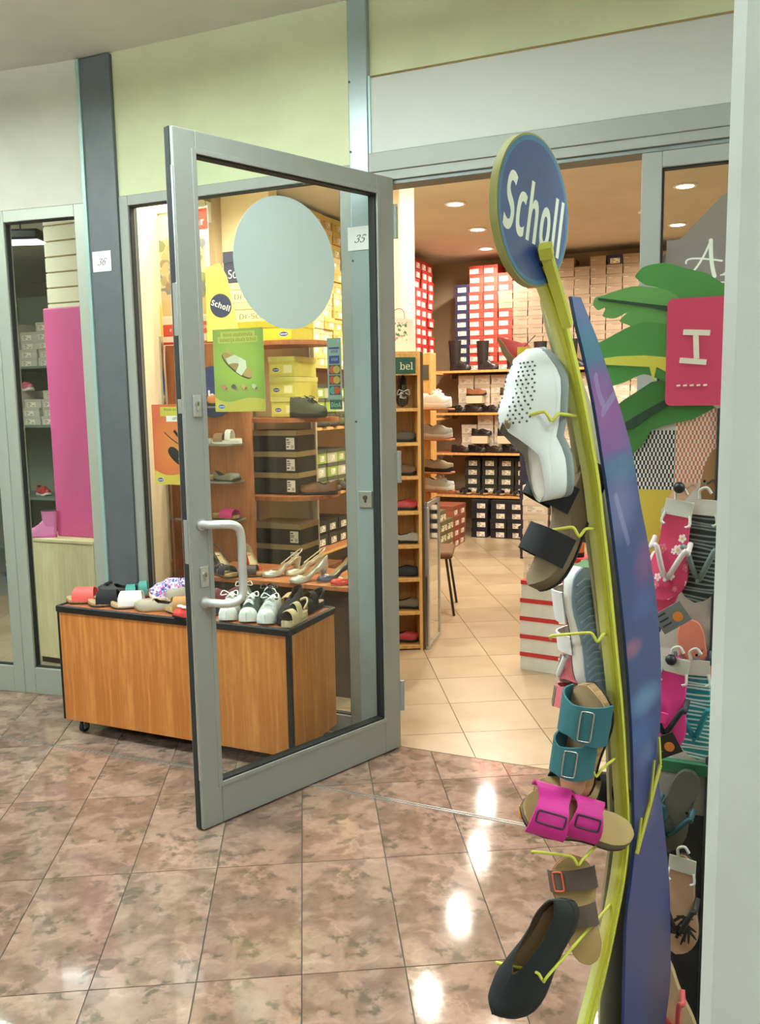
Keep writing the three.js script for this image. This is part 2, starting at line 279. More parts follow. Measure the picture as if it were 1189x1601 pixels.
// ================================================================ the open glass door
{
  const g = struct('door_1'); g.userData.label = 'open glass door in a grey metal frame'; g.position.set(0, 0, 0); g.rotation.y = -111.41 * RAD;
  const L = 1.078, H = 2.528, y0 = 0.006, gl = [0.104, 0.988, 0.166, 2.452], zt = 0.027;
  part('hinge_stile', rbox(0.004, gl[0], y0, H, -zt, zt, 0.004), M.alu, g); part('lock_stile', rbox(gl[1], L, y0, H, -zt, zt, 0.004), M.alu, g);
  part('bottom_rail', rbox(gl[0], gl[1], y0, gl[2], -zt, zt, 0.004), M.alu, g); part('top_rail', rbox(gl[0], gl[1], gl[3], H, -zt, zt, 0.004), M.alu, g);
  for (const [a, b, c, d] of [[gl[0] - 0.016, gl[0] + 0.002, gl[2] - 0.016, gl[3] + 0.016], [gl[1] - 0.002, gl[1] + 0.016, gl[2] - 0.016, gl[3] + 0.016], [gl[0], gl[1], gl[2] - 0.016, gl[2] + 0.002], [gl[0], gl[1], gl[3] - 0.002, gl[3] + 0.016]]) part('glazing_bead', rbox(a, b, c, d, -zt - 0.004, -zt + 0.004, 0.002), M.alu, g);
  const k = 0.007; part('gasket', merge([box(gl[0], gl[0] + k, gl[2], gl[3], -0.02, 0.02), box(gl[1] - k, gl[1], gl[2], gl[3], -0.02, 0.02), box(gl[0], gl[1], gl[2], gl[2] + k, -0.02, 0.02), box(gl[0], gl[1], gl[3] - k, gl[3], -0.02, 0.02)]), M.gasket, g);
  part('pane', new THREE.PlaneGeometry(gl[1] - gl[0], gl[3] - gl[2]).translate((gl[0] + gl[1]) / 2, (gl[2] + gl[3]) / 2, 0), M.glass, g);
  part('edge_seal', box(L, L + 0.004, y0, H, -0.012, 0.016), M.gasket, g);
  part('edge_strip', box(L, L + 0.003, 0.2, 2.4, -0.024, -0.014), M.satin, g);
  for (const [y, h] of [[1.02, 0.16], [1.56, 0.05], [1.83, 0.18]]) part('latch_plate', rbox(L + 0.002, L + 0.006, y, y + h, -0.018, 0.006, 0.001), M.satin, g);
  const oval = new THREE.CylinderGeometry(0.249, 0.249, 0.0012, 72); oval.rotateX(Math.PI / 2); oval.translate(0.578, 2.124, -0.0014);
  part('round_sticker', oval, phy(SRGB(202, 218, 212), 0.6, { transmission: 0.25, thickness: 0 }), g, 'large round frosted mint sticker on the door glass');
  for (const y of [1.585, 0.968]) {
    const pl = part('lock_plate', rbox(1.012, 1.046, y - 0.039, y + 0.039, -zt - 0.009, -zt, 0.006), M.satin, g);
    const cy = new THREE.CylinderGeometry(0.0095, 0.0095, 0.006, 18); cy.rotateX(Math.PI / 2); cy.translate(1.029, y + 0.008, -zt - 0.011); part('cylinder', merge([cy, rbox(1.0245, 1.0335, y - 0.018, y + 0.004, -zt - 0.013, -zt - 0.007, 0.003)]), M.chrome, pl);
    part('keyhole', box(1.0278, 1.0302, y + 0.001, y + 0.013, -zt - 0.0155, -zt - 0.0135), M.black, pl);
  }
  const zz = -zt, pts = [[1.03, 1.16, zz], [1.015, 1.16, zz - 0.035], [0.985, 1.162, zz - 0.075], [0.955, 1.158, zz - 0.088], [0.93, 1.14, zz - 0.092], [0.922, 1.1, zz - 0.092], [0.922, 1.016, zz - 0.092], [0.922, 0.932, zz - 0.092], [0.93, 0.892, zz - 0.092], [0.955, 0.874, zz - 0.088], [0.985, 0.87, zz - 0.075], [1.015, 0.872, zz - 0.035], [1.03, 0.872, zz]];
  part('pull_handle', tube(pts, 0.0155, 90, 16, false, 0.4), std(SRGB(206, 206, 200), 0.38, 0.55), g, 'tubular silver pull handle');
  for (const y of [1.16, 0.872]) { const c = new THREE.CylinderGeometry(0.021, 0.021, 0.005, 20); c.rotateX(Math.PI / 2); c.translate(1.03, y, zz - 0.003); part('handle_rose', c, M.satin, g); }
  for (const y of [0.25, 1.3, 2.35]) { const c = new THREE.CylinderGeometry(0.011, 0.011, 0.14, 14); c.translate(-0.004, y, -zt - 0.002); part('hinge', c, M.alu, g); }
}
// ---------------------------------------------------------------- number plates on pillar and post
function numberPlate(txt, x, y, z, label) {
  const t = thing('number_plate', label, 'sign', [x, y, z]);
  part('plate', rbox(-0.058, 0.058, -0.05, 0.05, 0, 0.003, 0.001), M.white, t);
  const tx = canvasTex(256, 220, (c, w, h) => { c.fillStyle = '#e6e4dc'; c.fillRect(0, 0, w, h); c.fillStyle = '#3a3a38'; c.font = 'italic 104px serif'; c.textAlign = 'center'; c.textBaseline = 'middle'; c.setTransform(1, 0, -0.22, 1, 24, 0); c.fillText(txt, w / 2, h / 2 + 4); });
  part('lettering', new THREE.PlaneGeometry(0.112, 0.096).translate(0, 0, 0.0035), std(0xffffff, 0.6, 0, { map: tx }), t);
}
numberPlate('36', -1.562, 2.305, 0.013, 'white square plate numbered 36 on the dark grey pillar');
numberPlate('35', -0.133, 2.292, 0.021, 'white square plate numbered 35 on the post behind the door glass');
{ const t = thing('key_switch', 'square metal key switch on the post behind the door glass', 'switch', [-0.128, 1.152, 0.021]);
  part('plate', rbox(-0.033, 0.033, -0.038, 0.038, 0, 0.01, 0.004), M.satin, t); const c = new THREE.CylinderGeometry(0.01, 0.01, 0.006, 16); c.rotateX(Math.PI / 2); c.translate(0, 0.008, 0.012); part('cylinder', merge([c, rbox(-0.005, 0.005, -0.014, 0.004, 0.008, 0.014, 0.002)]), M.dark, t); }

// ================================================================ rolling display table in front of the window
{
  const t = thing('display_table', 'low cherry wood display table on castors with black edging, full of shoes', 'table', [-0.9375, 0, 0.235]);
  const x0 = -0.6375, x1 = 0.6375, z0 = -0.205, z1 = 0.215, yb = 0.075, yt = 0.612;
  part('front_panel', box(x0 + 0.008, x1 - 0.018, yb, yt, z1 - 0.018, z1), M.cherry, t); part('back_panel', box(x0, x1, yb, yt, z0, z0 + 0.018), M.cherry, t);
  part('side_panel', box(x1 - 0.018, x1, yb, yt, z0 + 0.018, z1 - 0.018), M.cherry, t); part('side_panel', box(x0, x0 + 0.018, yb, yt, z0 + 0.018, z1 - 0.018), M.cherry, t);
  part('edge_trim', rbox(x1 - 0.02, x1 + 0.004, yb, yt, z1 - 0.02, z1 + 0.004, 0.006), M.black, t); part('edge_trim', rbox(x0 - 0.004, x0 + 0.008, yb, yt, z1 - 0.02, z1 + 0.004, 0.004), M.black, t);
  part('base_board', box(x0 + 0.02, x1 - 0.02, yb + 0.002, yb + 0.02, z0 + 0.02, z1 - 0.02), M.dark, t);
  part('table_top', box(x0 + 0.01, x1 - 0.01, yt, yt + 0.026, z0 + 0.01, z1 - 0.01), M.brownWood, t);
  part('top_edging', rbox(x0 - 0.008, x1 + 0.008, yt - 0.002, yt + 0.032, z1 - 0.012, z1 + 0.01, 0.009), M.black, t); part('top_edging', rbox(x0 - 0.008, x1 + 0.008, yt - 0.002, yt + 0.032, z0 - 0.008, z0 + 0.012, 0.009), M.black, t);
  part('top_edging', rbox(x1 - 0.012, x1 + 0.01, yt - 0.002, yt + 0.032, z0, z1, 0.009), M.black, t); part('top_edging', rbox(x0 - 0.01, x0 + 0.012, yt - 0.002, yt + 0.032, z0, z1, 0.009), M.black, t);
  for (const [x, z] of [[x0 + 0.07, z1 - 0.05], [x1 - 0.07, z1 - 0.05], [x0 + 0.07, z0 + 0.05], [x1 - 0.07, z0 + 0.05]]) {
    const c = part('caster', merge([box(x - 0.02, x + 0.02, 0.066, yb, z - 0.02, z + 0.02), box(x - 0.016, x - 0.012, 0.02, 0.068, z - 0.016, z + 0.012), box(x + 0.012, x + 0.016, 0.02, 0.068, z - 0.016, z + 0.012)]), M.satin, t);
    const w = new THREE.CylinderGeometry(0.026, 0.026, 0.02, 20); w.rotateZ(Math.PI / 2); w.translate(x, 0.026, z - 0.004); part('wheel', w, M.gasket, c);
  }
}

// ================================================================ posters and stickers on the window glass
function scholl(c, x, y, rx, ry, txt = 'Scholl') { c.save(); c.fillStyle = '#f4f4f0'; c.beginPath(); c.ellipse(x, y, rx * 1.08, ry * 1.12, 0, 0, 7); c.fill(); c.fillStyle = '#27407f'; c.beginPath(); c.ellipse(x, y, rx, ry, 0, 0, 7); c.fill(); c.fillStyle = '#fff'; c.font = 'bold ' + Math.round(ry * 0.95) + 'px sans-serif'; c.textAlign = 'center'; c.textBaseline = 'middle'; c.fillText(txt, x, y, rx * 1.7); c.restore(); }
function posterThing(name, label, x0, x1, y0, y1, z, tex, cat = 'poster') {
  const t = thing(name, label, cat, [(x0 + x1) / 2, y0, z]); const w = x1 - x0, h = y1 - y0;
  part('sheet', box(-w / 2, w / 2, 0, h, -0.0008, 0), M.white, t); part('print', new THREE.PlaneGeometry(w, h).translate(0, h / 2, 0.0004), std(0xffffff, 0.35, 0, { map: tex }), t); return t;
}
const poly = (c, pts, fill) => { c.fillStyle = fill; c.beginPath(); pts.forEach(([x, y], i) => i ? c.lineTo(x, y) : c.moveTo(x, y)); c.closePath(); c.fill(); };
const blob = (c, x, y, rx, ry, a, fill) => { c.fillStyle = fill; c.beginPath(); c.ellipse(x, y, rx, ry, a, 0, 7); c.fill(); };
posterThing('window_poster', 'green poster of a white crossover sandal on the window glass', -0.951, -0.668, 1.55, 1.943, -0.030, canvasTex(512, 714, (c, w, h) => {
  c.fillStyle = '#92a44c'; c.fillRect(0, 0, w, h); for (let i = 0; i < 26; i++) { c.fillStyle = 'rgba(176,190,84,0.06)'; c.beginPath(); c.ellipse(w * 0.5, h * 0.42, w * (0.55 - i * 0.018), h * (0.42 - i * 0.013), 0, 0, 7); c.fill(); }
  c.fillStyle = '#c2ba5a'; c.fillRect(80, 22, 350, 60); c.fillRect(52, 66, 400, 54); c.fillStyle = '#8a8a34'; c.font = 'bold 44px sans-serif'; c.textAlign = 'center'; c.fillText('Novo anatomska', 256, 66, 300); c.fillText('kolekcija obuće Scholl', 256, 110, 370);
  c.save(); c.translate(250, 300); c.rotate(0.62); blob(c, 0, 26, 178, 52, 0, '#4a3c26'); blob(c, 0, 14, 178, 50, 0, '#b28a54'); blob(c, 120, 8, 56, 38, 0, '#c49a62'); poly(c, [[-150, -26], [-190, -66], [-120, -44], [-80, -20]], '#c79a68'); poly(c, [[-128, 34], [-70, -46], [40, -64], [70, -40], [-40, 20], [-80, 60]], '#d9d2b8'); poly(c, [[-20, -56], [50, -66], [92, -20], [86, 66], [20, 70], [14, 10]], '#e2dcc4'); c.restore();
  for (const [x, f, g] of [[110, '#c2756a', '#a25a50'], [210, '#5a5850', '#7b7062'], [310, '#c6a45c', '#9c5c3c'], [415, '#c9c6b0', '#6a6252']]) { c.save(); c.translate(x, 505); c.rotate(0.5); blob(c, 0, 12, 44, 13, 0, '#a88a54'); blob(c, -14, -2, 24, 20, 0, f); blob(c, 14, 2, 10, 15, 0.3, g); c.restore(); }
  c.fillStyle = '#c8b450'; c.beginPath(); c.moveTo(0, 585); c.bezierCurveTo(120, 660, 200, 620, 300, 600); c.bezierCurveTo(380, 585, 450, 600, 512, 610); c.lineTo(512, 714); c.lineTo(0, 714); c.fill(); scholl(c, 66, 668, 34, 19); }));
posterThing('window_poster', 'orange poster of black sandals on the window glass left of the door edge', -1.337, -1.056, 1.186, 1.59, -0.030, canvasTex(512, 714, (c, w, h) => {
  c.fillStyle = '#cf6440'; c.fillRect(0, 0, w, h); for (let i = 0; i < 22; i++) { c.fillStyle = 'rgba(216,140,72,0.06)'; c.beginPath(); c.ellipse(w * 0.45, h * 0.5, w * (0.5 - i * 0.02), h * (0.42 - i * 0.015), 0, 0, 7); c.fill(); }
  c.fillStyle = '#c8b84c'; c.fillRect(96, 22, 360, 84); c.fillStyle = '#7c7c34'; c.font = 'bold 34px sans-serif'; c.textAlign = 'center'; c.fillText('Novo anatomska', 276, 58, 300); c.fillStyle = '#eee6da'; c.fillRect(160, 100, 240, 52); c.fillStyle = '#3a3028'; c.font = 'bold 30px sans-serif'; c.fillText('LETNJU', 280, 136, 220);
  c.strokeStyle = '#2a2220'; c.lineWidth = 9; c.beginPath(); c.moveTo(130, 245); c.quadraticCurveTo(230, 330, 330, 370); c.stroke(); c.lineWidth = 26; c.beginPath(); c.moveTo(240, 230); c.lineTo(330, 330); c.stroke(); c.save(); c.translate(300, 470); c.rotate(0.6); blob(c, 0, 20, 150, 48, 0, '#2a2622'); blob(c, 10, -8, 130, 34, 0, '#d6b088'); blob(c, -80, 6, 70, 46, 0, '#322c2c'); c.restore();
  c.fillStyle = '#d0b64c'; c.beginPath(); c.moveTo(0, 580); c.bezierCurveTo(120, 640, 180, 640, 300, 612); c.bezierCurveTo(380, 595, 450, 610, 512, 620); c.lineTo(512, 714); c.lineTo(0, 714); c.fill(); scholl(c, 64, 672, 34, 19); }));
posterThing('card_sticker', 'narrow pale sticker of payment card symbols on the window glass', -0.333, -0.262, 1.6, 1.877, -0.030, canvasTex(150, 560, (c, w, h) => {
  c.fillStyle = '#8fa69a'; c.fillRect(0, 0, w, h); c.fillStyle = '#2c3f80'; c.fillRect(18, 84, 112, 16); c.font = 'bold italic 34px sans-serif'; c.textAlign = 'center'; c.fillText('VISA', 74, 134, 84); c.fillRect(18, 160, 112, 74); c.fillStyle = '#9db0c8'; c.fillText('VISA', 74, 206, 84); c.beginPath(); c.arc(118, 26, 10, 0, 7); c.fill();
  for (const [y, a, b] of [[244, '#c05038', '#c8a040'], [338, '#b84a38', '#c8a040'], [432, '#3f9a9c', '#c05038']]) { c.fillStyle = '#3a3430'; c.fillRect(16, y, 118, 86); blob(c, 54, y + 43, 36, 36, 0, a); blob(c, 96, y + 43, 36, 36, 0, b); }
  }), 'sticker');
posterThing('card_sticker', 'small dark teal sticker below the payment card symbols', -0.325, -0.262, 1.555, 1.598, -0.030, canvasTex(128, 90, (c, w, h) => { c.fillStyle = '#2f5a50'; c.fillRect(0, 0, w, h); c.fillStyle = '#8fb8a4'; c.font = 'bold 60px sans-serif'; c.textAlign = 'center'; c.fillText('DinA', 62, 66, 104); }), 'sticker');
// script lettering on a grey film inside the right side panel
{ const t = thing('window_film', 'grey triangular film with white script lettering on the right side glass', 'sign', [1.09, 1.94, -0.031]);
  part('film', extrude(shapeOf([[0.0, -0.4], [1.0, -0.4], [1.0, 0.5], [0.62, 0.5], [0.24, 0.39], [0.04, 0.19], [0.0, 0.15]]), 0.0006), std(SRGB(128, 112, 100), 0.7), t);
  const tx = canvasTex(1024, 420, (c, w, h) => { c.fillStyle = '#80706a'; c.fillRect(0, 0, w, h); c.fillStyle = '#e6e0d2'; c.strokeStyle = '#e6e0d2'; c.lineCap = 'round';
    c.lineWidth = 13; c.beginPath(); c.moveTo(70, 200); c.bezierCurveTo(30, 205, 30, 255, 80, 250); c.bezierCurveTo(170, 240, 230, 110, 262, 20); c.stroke(); c.lineWidth = 24; c.beginPath(); c.moveTo(262, 22); c.bezierCurveTo(262, 90, 268, 170, 290, 240); c.stroke(); c.lineWidth = 11; c.beginPath(); c.moveTo(120, 150); c.bezierCurveTo(110, 110, 190, 120, 330, 150); c.stroke();
    c.font = 'italic 190px serif'; c.fillText('x', 320, 240); c.fillRect(0, 276, w, 8); c.font = 'italic bold 92px sans-serif'; c.fillText('ut-ori', 110, 370); });
  part('lettering', new THREE.PlaneGeometry(0.62, 0.254).translate(0.355, 0.115, 0.001), std(0xffffff, 0.7, 0, { map: tx }), t); }

// ================================================================ shoe boxes
const boxPaper = scaled(plasterTex, 4);
const BK = {};
function boxKind(key, name, label, w, h, d, bodyC, lidC, opt = {}) {
  const e = 0.003, lh = opt.lidH ?? h * 0.36, r = 0.0015;
  const K = { name, label, w, h, d, group: opt.group, parts: [] };
  const body = uvm(new THREE.BoxGeometry(w - 2 * e, h - 0.003, d - 2 * e)); body.translate(0, (h - 0.003) / 2, -d / 2);
  const lid = uvm(new THREE.BoxGeometry(w, lh, d)); lid.translate(0, h - lh / 2 - 0.0005, -d / 2);
  K.parts.push(['body', body, std(bodyC, 0.7, 0, { map: boxPaper })], ['lid', lid, std(lidC, 0.7, 0, { map: boxPaper })]);
  if (opt.label) { const [lw, lhh, ox, oy, tex] = opt.label; const g = new THREE.BoxGeometry(lw, lhh, 0.0012); g.translate(ox, oy, opt.onLid ? 0.0004 : -e + 0.0004); K.parts.push(['paper_label', g, std(tex ? 0xffffff : SRGB(236, 230, 212), 0.65, 0, tex ? { map: tex } : {})]); }
  if (opt.hole) { const g = new THREE.CircleGeometry(0.0075, 12, Math.PI, Math.PI); g.translate(opt.hole[0], opt.hole[1], -e + 0.0012); K.parts.push(['finger_hole', g, M.black]); }
  if (opt.print) { const g = new THREE.PlaneGeometry(opt.print[0], opt.print[1]); g.translate(opt.print[2], opt.print[3], opt.printLid ? 0.0006 : -e + 0.0008); K.parts.push(['print', g, std(0xffffff, 0.6, 0, { map: opt.print[4] })]); }
  BK[key] = K; return K;
}
function putBox(key, x, y, z, turn = 0, label, group, scale) {
  const K = BK[key], t = thing(K.name, label || K.label, 'shoe box', [x, y, z], turn, group || K.group);
  for (const [n, g, m] of K.parts) part(n, g, m, t); if (scale) t.scale.set(...scale); return t;
}
const labelTex = (bg, ink, dotC) => canvasTex(128, 64, (c, w, h) => { c.fillStyle = bg; c.fillRect(0, 0, w, h); c.fillStyle = ink; c.fillRect(8, 8, 40, 7); c.fillRect(8, 22, 56, 5); c.fillRect(8, 32, 50, 4); c.fillRect(8, 46, 34, 8); for (let i = 0; i < 14; i++) c.fillRect(74 + i * 3, 40, i % 3 ? 1 : 2, 18); if (dotC) { c.fillStyle = dotC; c.fillRect(96, 6, 24, 14); } });
const LT = labelTex('#f1e6d6', '#5a4c44'), LTy = labelTex('#efe8d4', '#55504a', '#8fae4a'), LTw = labelTex('#eadfce', '#8a7666');
boxKind('red', 'red_shoe_box', 'red shoe box with white end label in the wall of boxes at the back', 0.168, 0.097, 0.3, SRGB(196, 76, 58), SRGB(188, 66, 50), { label: [0.105, 0.052, -0.022, 0.034, LT], hole: [0.0, 0.094], group: 'red boxes at the back of the shop' });
boxKind('cream', 'white_shoe_box', 'cream shoe box with finger hole in the wall of boxes at the back', 0.168, 0.097, 0.3, SRGB(174, 152, 128), SRGB(166, 144, 120), { label: [0.045, 0.018, -0.05, 0.066, LTw], hole: [0.0, 0.094], group: 'cream boxes at the back of the shop' });
boxKind('navy', 'navy_shoe_box', 'navy shoe box with white end label at the left of the back wall', 0.168, 0.097, 0.3, SRGB(44, 46, 82), SRGB(40, 42, 78), { label: [0.1, 0.056, 0.0, 0.036, LTy], group: 'navy boxes at the left of the back wall' });
boxKind('lowcream', 'white_shoe_box', 'off-white shoe box on the shelves below the boots', 0.185, 0.105, 0.3, SRGB(238, 222, 198), SRGB(232, 214, 190), { label: [0.13, 0.045, 0, 0.04, LTw], group: 'off-white boxes below the boots' });
boxKind('dark', 'dark_green_shoe_box', 'dark green shoe box with pale label on the third shelf at the back', 0.185, 0.105, 0.3, SRGB(52, 52, 40), SRGB(46, 46, 36), { label: [0.1, 0.06, 0.0, 0.04, LTy], group: 'dark green boxes on the third shelf' });
boxKind('black', 'black_shoe_box', 'black shoe box with white label stacked on the floor at the back', 0.19, 0.108, 0.3, SRGB(26, 26, 32), SRGB(22, 22, 28), { label: [0.095, 0.06, 0.02, 0.042, LT], group: 'black boxes on the floor at the back' });
boxKind('redside', 'red_shoe_box', 'red shoe box with white label on the left wall beyond the cream pier', 0.18, 0.1, 0.3, SRGB(190, 52, 42), SRGB(178, 40, 34), { label: [0.1, 0.058, 0, 0.036, LT], group: 'red boxes on the left wall' });
boxKind('yellowside', 'yellow_shoe_box', 'yellow shoe box on the left wall seen through the window', 0.19, 0.105, 0.32, SRGB(214, 178, 92), SRGB(222, 190, 108), { label: [0.07, 0.045, 0.03, 0.035, LT], hole: [-0.04, 0.06], group: 'yellow boxes on the left wall' });
boxKind('creamside', 'cream_shoe_box', 'cream shoe box on the left wall seen through the window', 0.19, 0.105, 0.32, SRGB(226, 202, 150), SRGB(232, 210, 160), { label: [0.07, 0.045, -0.03, 0.035, LT], hole: [0.05, 0.06], group: 'cream boxes on the left wall' });
boxKind('greenside', 'lime_shoe_box', 'lime shoe box with grey lid on the left wall behind the window', 0.19, 0.12, 0.32, SRGB(158, 176, 74), SRGB(92, 90, 74), { lidH: 0.032, label: [0.08, 0.05, 0.01, 0.042, LTw], group: 'lime boxes on the left wall' });
boxKind('paleside', 'pale_shoe_box', 'pale grey shoe box with grey lid on the left wall behind the window', 0.19, 0.12, 0.32, SRGB(196, 190, 160), SRGB(92, 90, 74), { lidH: 0.032, label: [0.08, 0.05, 0.01, 0.042, LTw], group: 'pale grey boxes on the left wall' });
// ---------------------------------------------------------------- back wall rack
function shelfRun(name, label, x0, x1, y, z0, z1, mat, th = 0.028) { const t = thing(name, label, 'shelf', [(x0 + x1) / 2, y - th, z0]); const w = (x1 - x0) / 2; part('board', rbox(-w, w, 0, th, 0, z1 - z0, 0.004), mat, t); part('edge_band', box(-w, w, 0.002, th - 0.002, z1 - z0, z1 - z0 + 0.002), M.beech, t); for (const sx of [-w + 0.15, w - 0.15]) part('bracket', box(sx - 0.01, sx + 0.01, -0.05, 0, 0.0, 0.24), M.satin, t); return t; }
const SHY = [1.905, 1.425, 0.965, 0.475], SHN = ['topmost back shelf carrying the black boots', 'second back shelf carrying dark loafers', 'third back shelf carrying dark loafers', 'lowest back shelf carrying sandals and clogs'];
SHY.forEach((y, i) => shelfRun('wall_shelf', 'long wooden wall shelf, ' + SHN[i], -2.06, 1.6, y, -6.6, -5.98, M.brownWood));
// upper wall of boxes: columns from left to right
const ORDN = ['first', 'second', 'third', 'fourth', 'fifth', 'sixth', 'seventh', 'eighth', 'ninth', 'tenth', 'eleventh', 'twelfth', 'thirteenth', 'fourteenth', 'fifteenth', 'sixteenth', 'seventeenth', 'eighteenth'];
const PW = 0.172, PH = 0.0985, BX0 = -1.72;
function jit(a) { return (rnd() - 0.5) * a; }
for (let c = 0; c < 16; c++) {
  const rows = c === 0 ? 10 : c > 12 ? 12 : 12 - (c % 5 === 3 ? 1 : 0);
  for (let r = 0; r < rows; r++) {
    let k = 'cream';
    if (c === 0) k = 'navy'; else if (c === 1 || c === 2) k = 'red'; else if (c === 3) k = (r === 7 || r === 8) ? 'cream' : 'red'; else if (c === 4) k = (r < 3 || r > 9) ? 'red' : 'cream'; else if (c === 5) k = r === 9 ? 'red' : 'cream'; else if (c === 10 && r === 11) k = 'navy';
    const lab = k === 'navy' && c === 10 ? 'single navy shoe box on top of the cream boxes' : k + ' shoe box above the boots, ' + ORDN[c] + ' column from the left, ' + ORDN[r] + ' row up';
    putBox(k, BX0 + c * PW + jit(0.008), SHY[0] + 0.001 + r * PH, -6.2 + jit(0.014), jit(0.02), lab);
  }
}
// cream boxes under the boot shelf, dark green boxes, black boxes on the floor
for (let c = 0; c < 15; c++) for (let r = 0; r < 4; r++) { if ((c * 7 + r * 3) % 11 === 0 && r === 3) continue; putBox('lowcream', -1.66 + c * 0.195 + jit(0.006), SHY[1] + 0.001 + r * 0.1065, -6.16 + jit(0.016), jit(0.02), 'off-white shoe box under the boot shelf, ' + ORDN[c] + ' column from the left, ' + ORDN[r] + ' row up'); if (c < 12 && (r < 3 || c % 4)) putBox('lowcream', -1.62 + c * 0.195 + jit(0.006), SHY[2] + 0.001 + r * 0.1065, -6.16 + jit(0.016), jit(0.02), 'off-white shoe box on the third back shelf, ' + ORDN[c] + ' column, ' + ORDN[r] + ' row up', 'off-white boxes on the third shelf'); }
for (let c = 0; c < 11; c++) for (let r = 0; r < 4; r++) putBox('dark', -1.58 + c * 0.2 + jit(0.01), SHY[3] + 0.001 + r * 0.1065, -6.16 + jit(0.016), jit(0.03), 'dark green shoe box on the lowest back shelf, ' + ORDN[c] + ' column, ' + ORDN[r] + ' row up');
for (let c = 0; c < 8; c++) for (let r = 0; r < 4; r++) { if (c > 3 && c < 5 && r === 3) continue; putBox('black', -1.42 + c * 0.208 + (c % 2 ? 0.02 : 0) + jit(0.01), 0.001 + r * 0.1085, -5.89 + jit(0.02), jit(0.02), 'black shoe box on the floor at the back, ' + ORDN[c] + ' column, ' + ORDN[r] + ' row up'); }
// ---------------------------------------------------------------- left wall: rack along the wall, box ends facing the room
const LY = [0.31, 0.8, 1.37, 1.885];
LY.forEach((y, i) => { const t = thing('side_shelf', 'wooden shelf along the left wall, ' + ['lowest', 'second lowest', 'shelf with walking shoes below eye level', 'uppermost under the stacked boxes'][i], 'shelf', [-2.14, y - 0.026, -4.3]); part('board', rbox(-0.24, 0.26, 0, 0.026, -1.9, 1.9, 0.004), M.brownWood, t); part('edge_band', box(0.26, 0.262, 0.002, 0.024, -1.9, 1.9), M.beech, t); });
for (let c = 0; c < 18; c++) { // columns along the wall, from near to far
  const z = -2.55 - c * 0.198; if (z < -5.95) break;
  const far = z < -4.75;
  for (let r = 0; r < 12; r++) { const k = far ? 'redside' : rnd() < 0.45 ? 'yellowside' : 'creamside'; if (!far && r > 11) continue; putBox(k, -2.0 + jit(0.03), LY[3] + 0.002 + r * (far ? 0.1015 : 0.1065), z, Math.PI / 2 + jit(0.03), (far ? 'red' : k === 'yellowside' ? 'yellow' : 'cream') + ' shoe box on the left wall, ' + ORDN[c] + ' column from the window, ' + ORDN[r] + ' row up'); }
  if (z > -3.7) { for (let r = 0; r < 3; r++) { putBox((c + r) % 3 ? 'greenside' : 'paleside', -2.0 + jit(0.02), LY[2] + 0.002 + r * 0.1215, z, Math.PI / 2 + jit(0.03), 'green or grey shoe box at eye level on the left wall, ' + ORDN[c] + ' column, ' + ORDN[r] + ' up'); putBox((c + r) % 2 ? 'greenside' : 'paleside', -2.0 + jit(0.02), LY[1] + 0.002 + r * 0.1215, z, Math.PI / 2 + jit(0.03), 'green or grey shoe box at waist height on the left wall, ' + ORDN[c] + ' column, ' + ORDN[r] + ' up'); if (r < 2) putBox(c > 2 ? 'dark' : 'greenside', -2.0 + jit(0.02), LY[0] + 0.002 + r * 0.1215, z, Math.PI / 2 + jit(0.03), (c > 2 ? 'dark' : 'lime') + ' shoe box low on the left wall, ' + ORDN[c] + ' column, ' + ORDN[r] + ' up', c > 2 ? 'dark boxes low on the left wall' : undefined); } }
}
// open rack end in front of the left wall, facing the window, with sale boxes
const SC = {};
const lidPrint = (txt, bg, ink, oval) => canvasTex(512, 128, (c, w, h) => { c.fillStyle = bg; c.fillRect(0, 0, w, h); c.fillStyle = ink; c.font = '84px sans-serif'; c.textBaseline = 'middle'; c.textAlign = 'left'; if (txt) c.fillText(txt, 26, h / 2 + 4); if (oval) scholl(c, 440, 66, 44, 26); });
function bigBox(key, label, bodyC, lidC, txt, ink, oval, w = 0.42, h = 0.125) { boxKind(key, 'large_shoe_box', label, w, h, 0.26, SRGB(...bodyC), SRGB(...lidC), { lidH: h * 0.34, printLid: false, print: [w * 0.94, h * 0.56, 0, h * 0.3, lidPrint(txt, 'rgb(' + bodyC.join(',') + ')', ink, oval)] }); }
bigBox('bwhite', 'white Dr-Scholl box, upper of the two white ones behind the sticker', [236, 222, 184], [232, 216, 176], 'Dr-Scholl', '#5a5a48');
bigBox('byellow', 'bright yellow Scholl box above the display shelf', [214, 204, 60], [206, 198, 60], 'Scholl', '#55602c', true);
bigBox('bnavy', 'navy Scholl box on top of the display rack', [52, 56, 86], [58, 62, 92], 'Scholl', '#e8e8ee');
const RX = -1.42, RZ = -1.32;
putBox('bnavy', RX - 0.1, 2.355, RZ, 0, 'dark navy Scholl box topping the stack beside the mint sticker', undefined, [1, 1.6, 1]);
putBox('bwhite', RX - 0.06, 2.23, RZ, 0.02); putBox('bwhite', RX - 0.03, 2.104, RZ, 0, 'white Dr-Scholl box, lower of the two white ones behind the sticker');
putBox('byellow', RX, 1.978, RZ + 0.03, -0.03);
boxKind('ysmall', 'yellow_shoe_box', 'yellow Scholl shoe box beside the green poster', 0.19, 0.125, 0.3, SRGB(220, 210, 92), SRGB(230, 222, 120), { lidH: 0.03, print: [0.17, 0.06, 0, 0.045, canvasTex(256, 96, (c, w, h) => { c.fillStyle = '#dcd262'; c.fillRect(0, 0, w, h); c.fillStyle = '#efe8b0'; c.fillRect(150, 8, 90, 76); scholl(c, 64, 52, 36, 20); })], group: 'yellow boxes beside the green poster' });
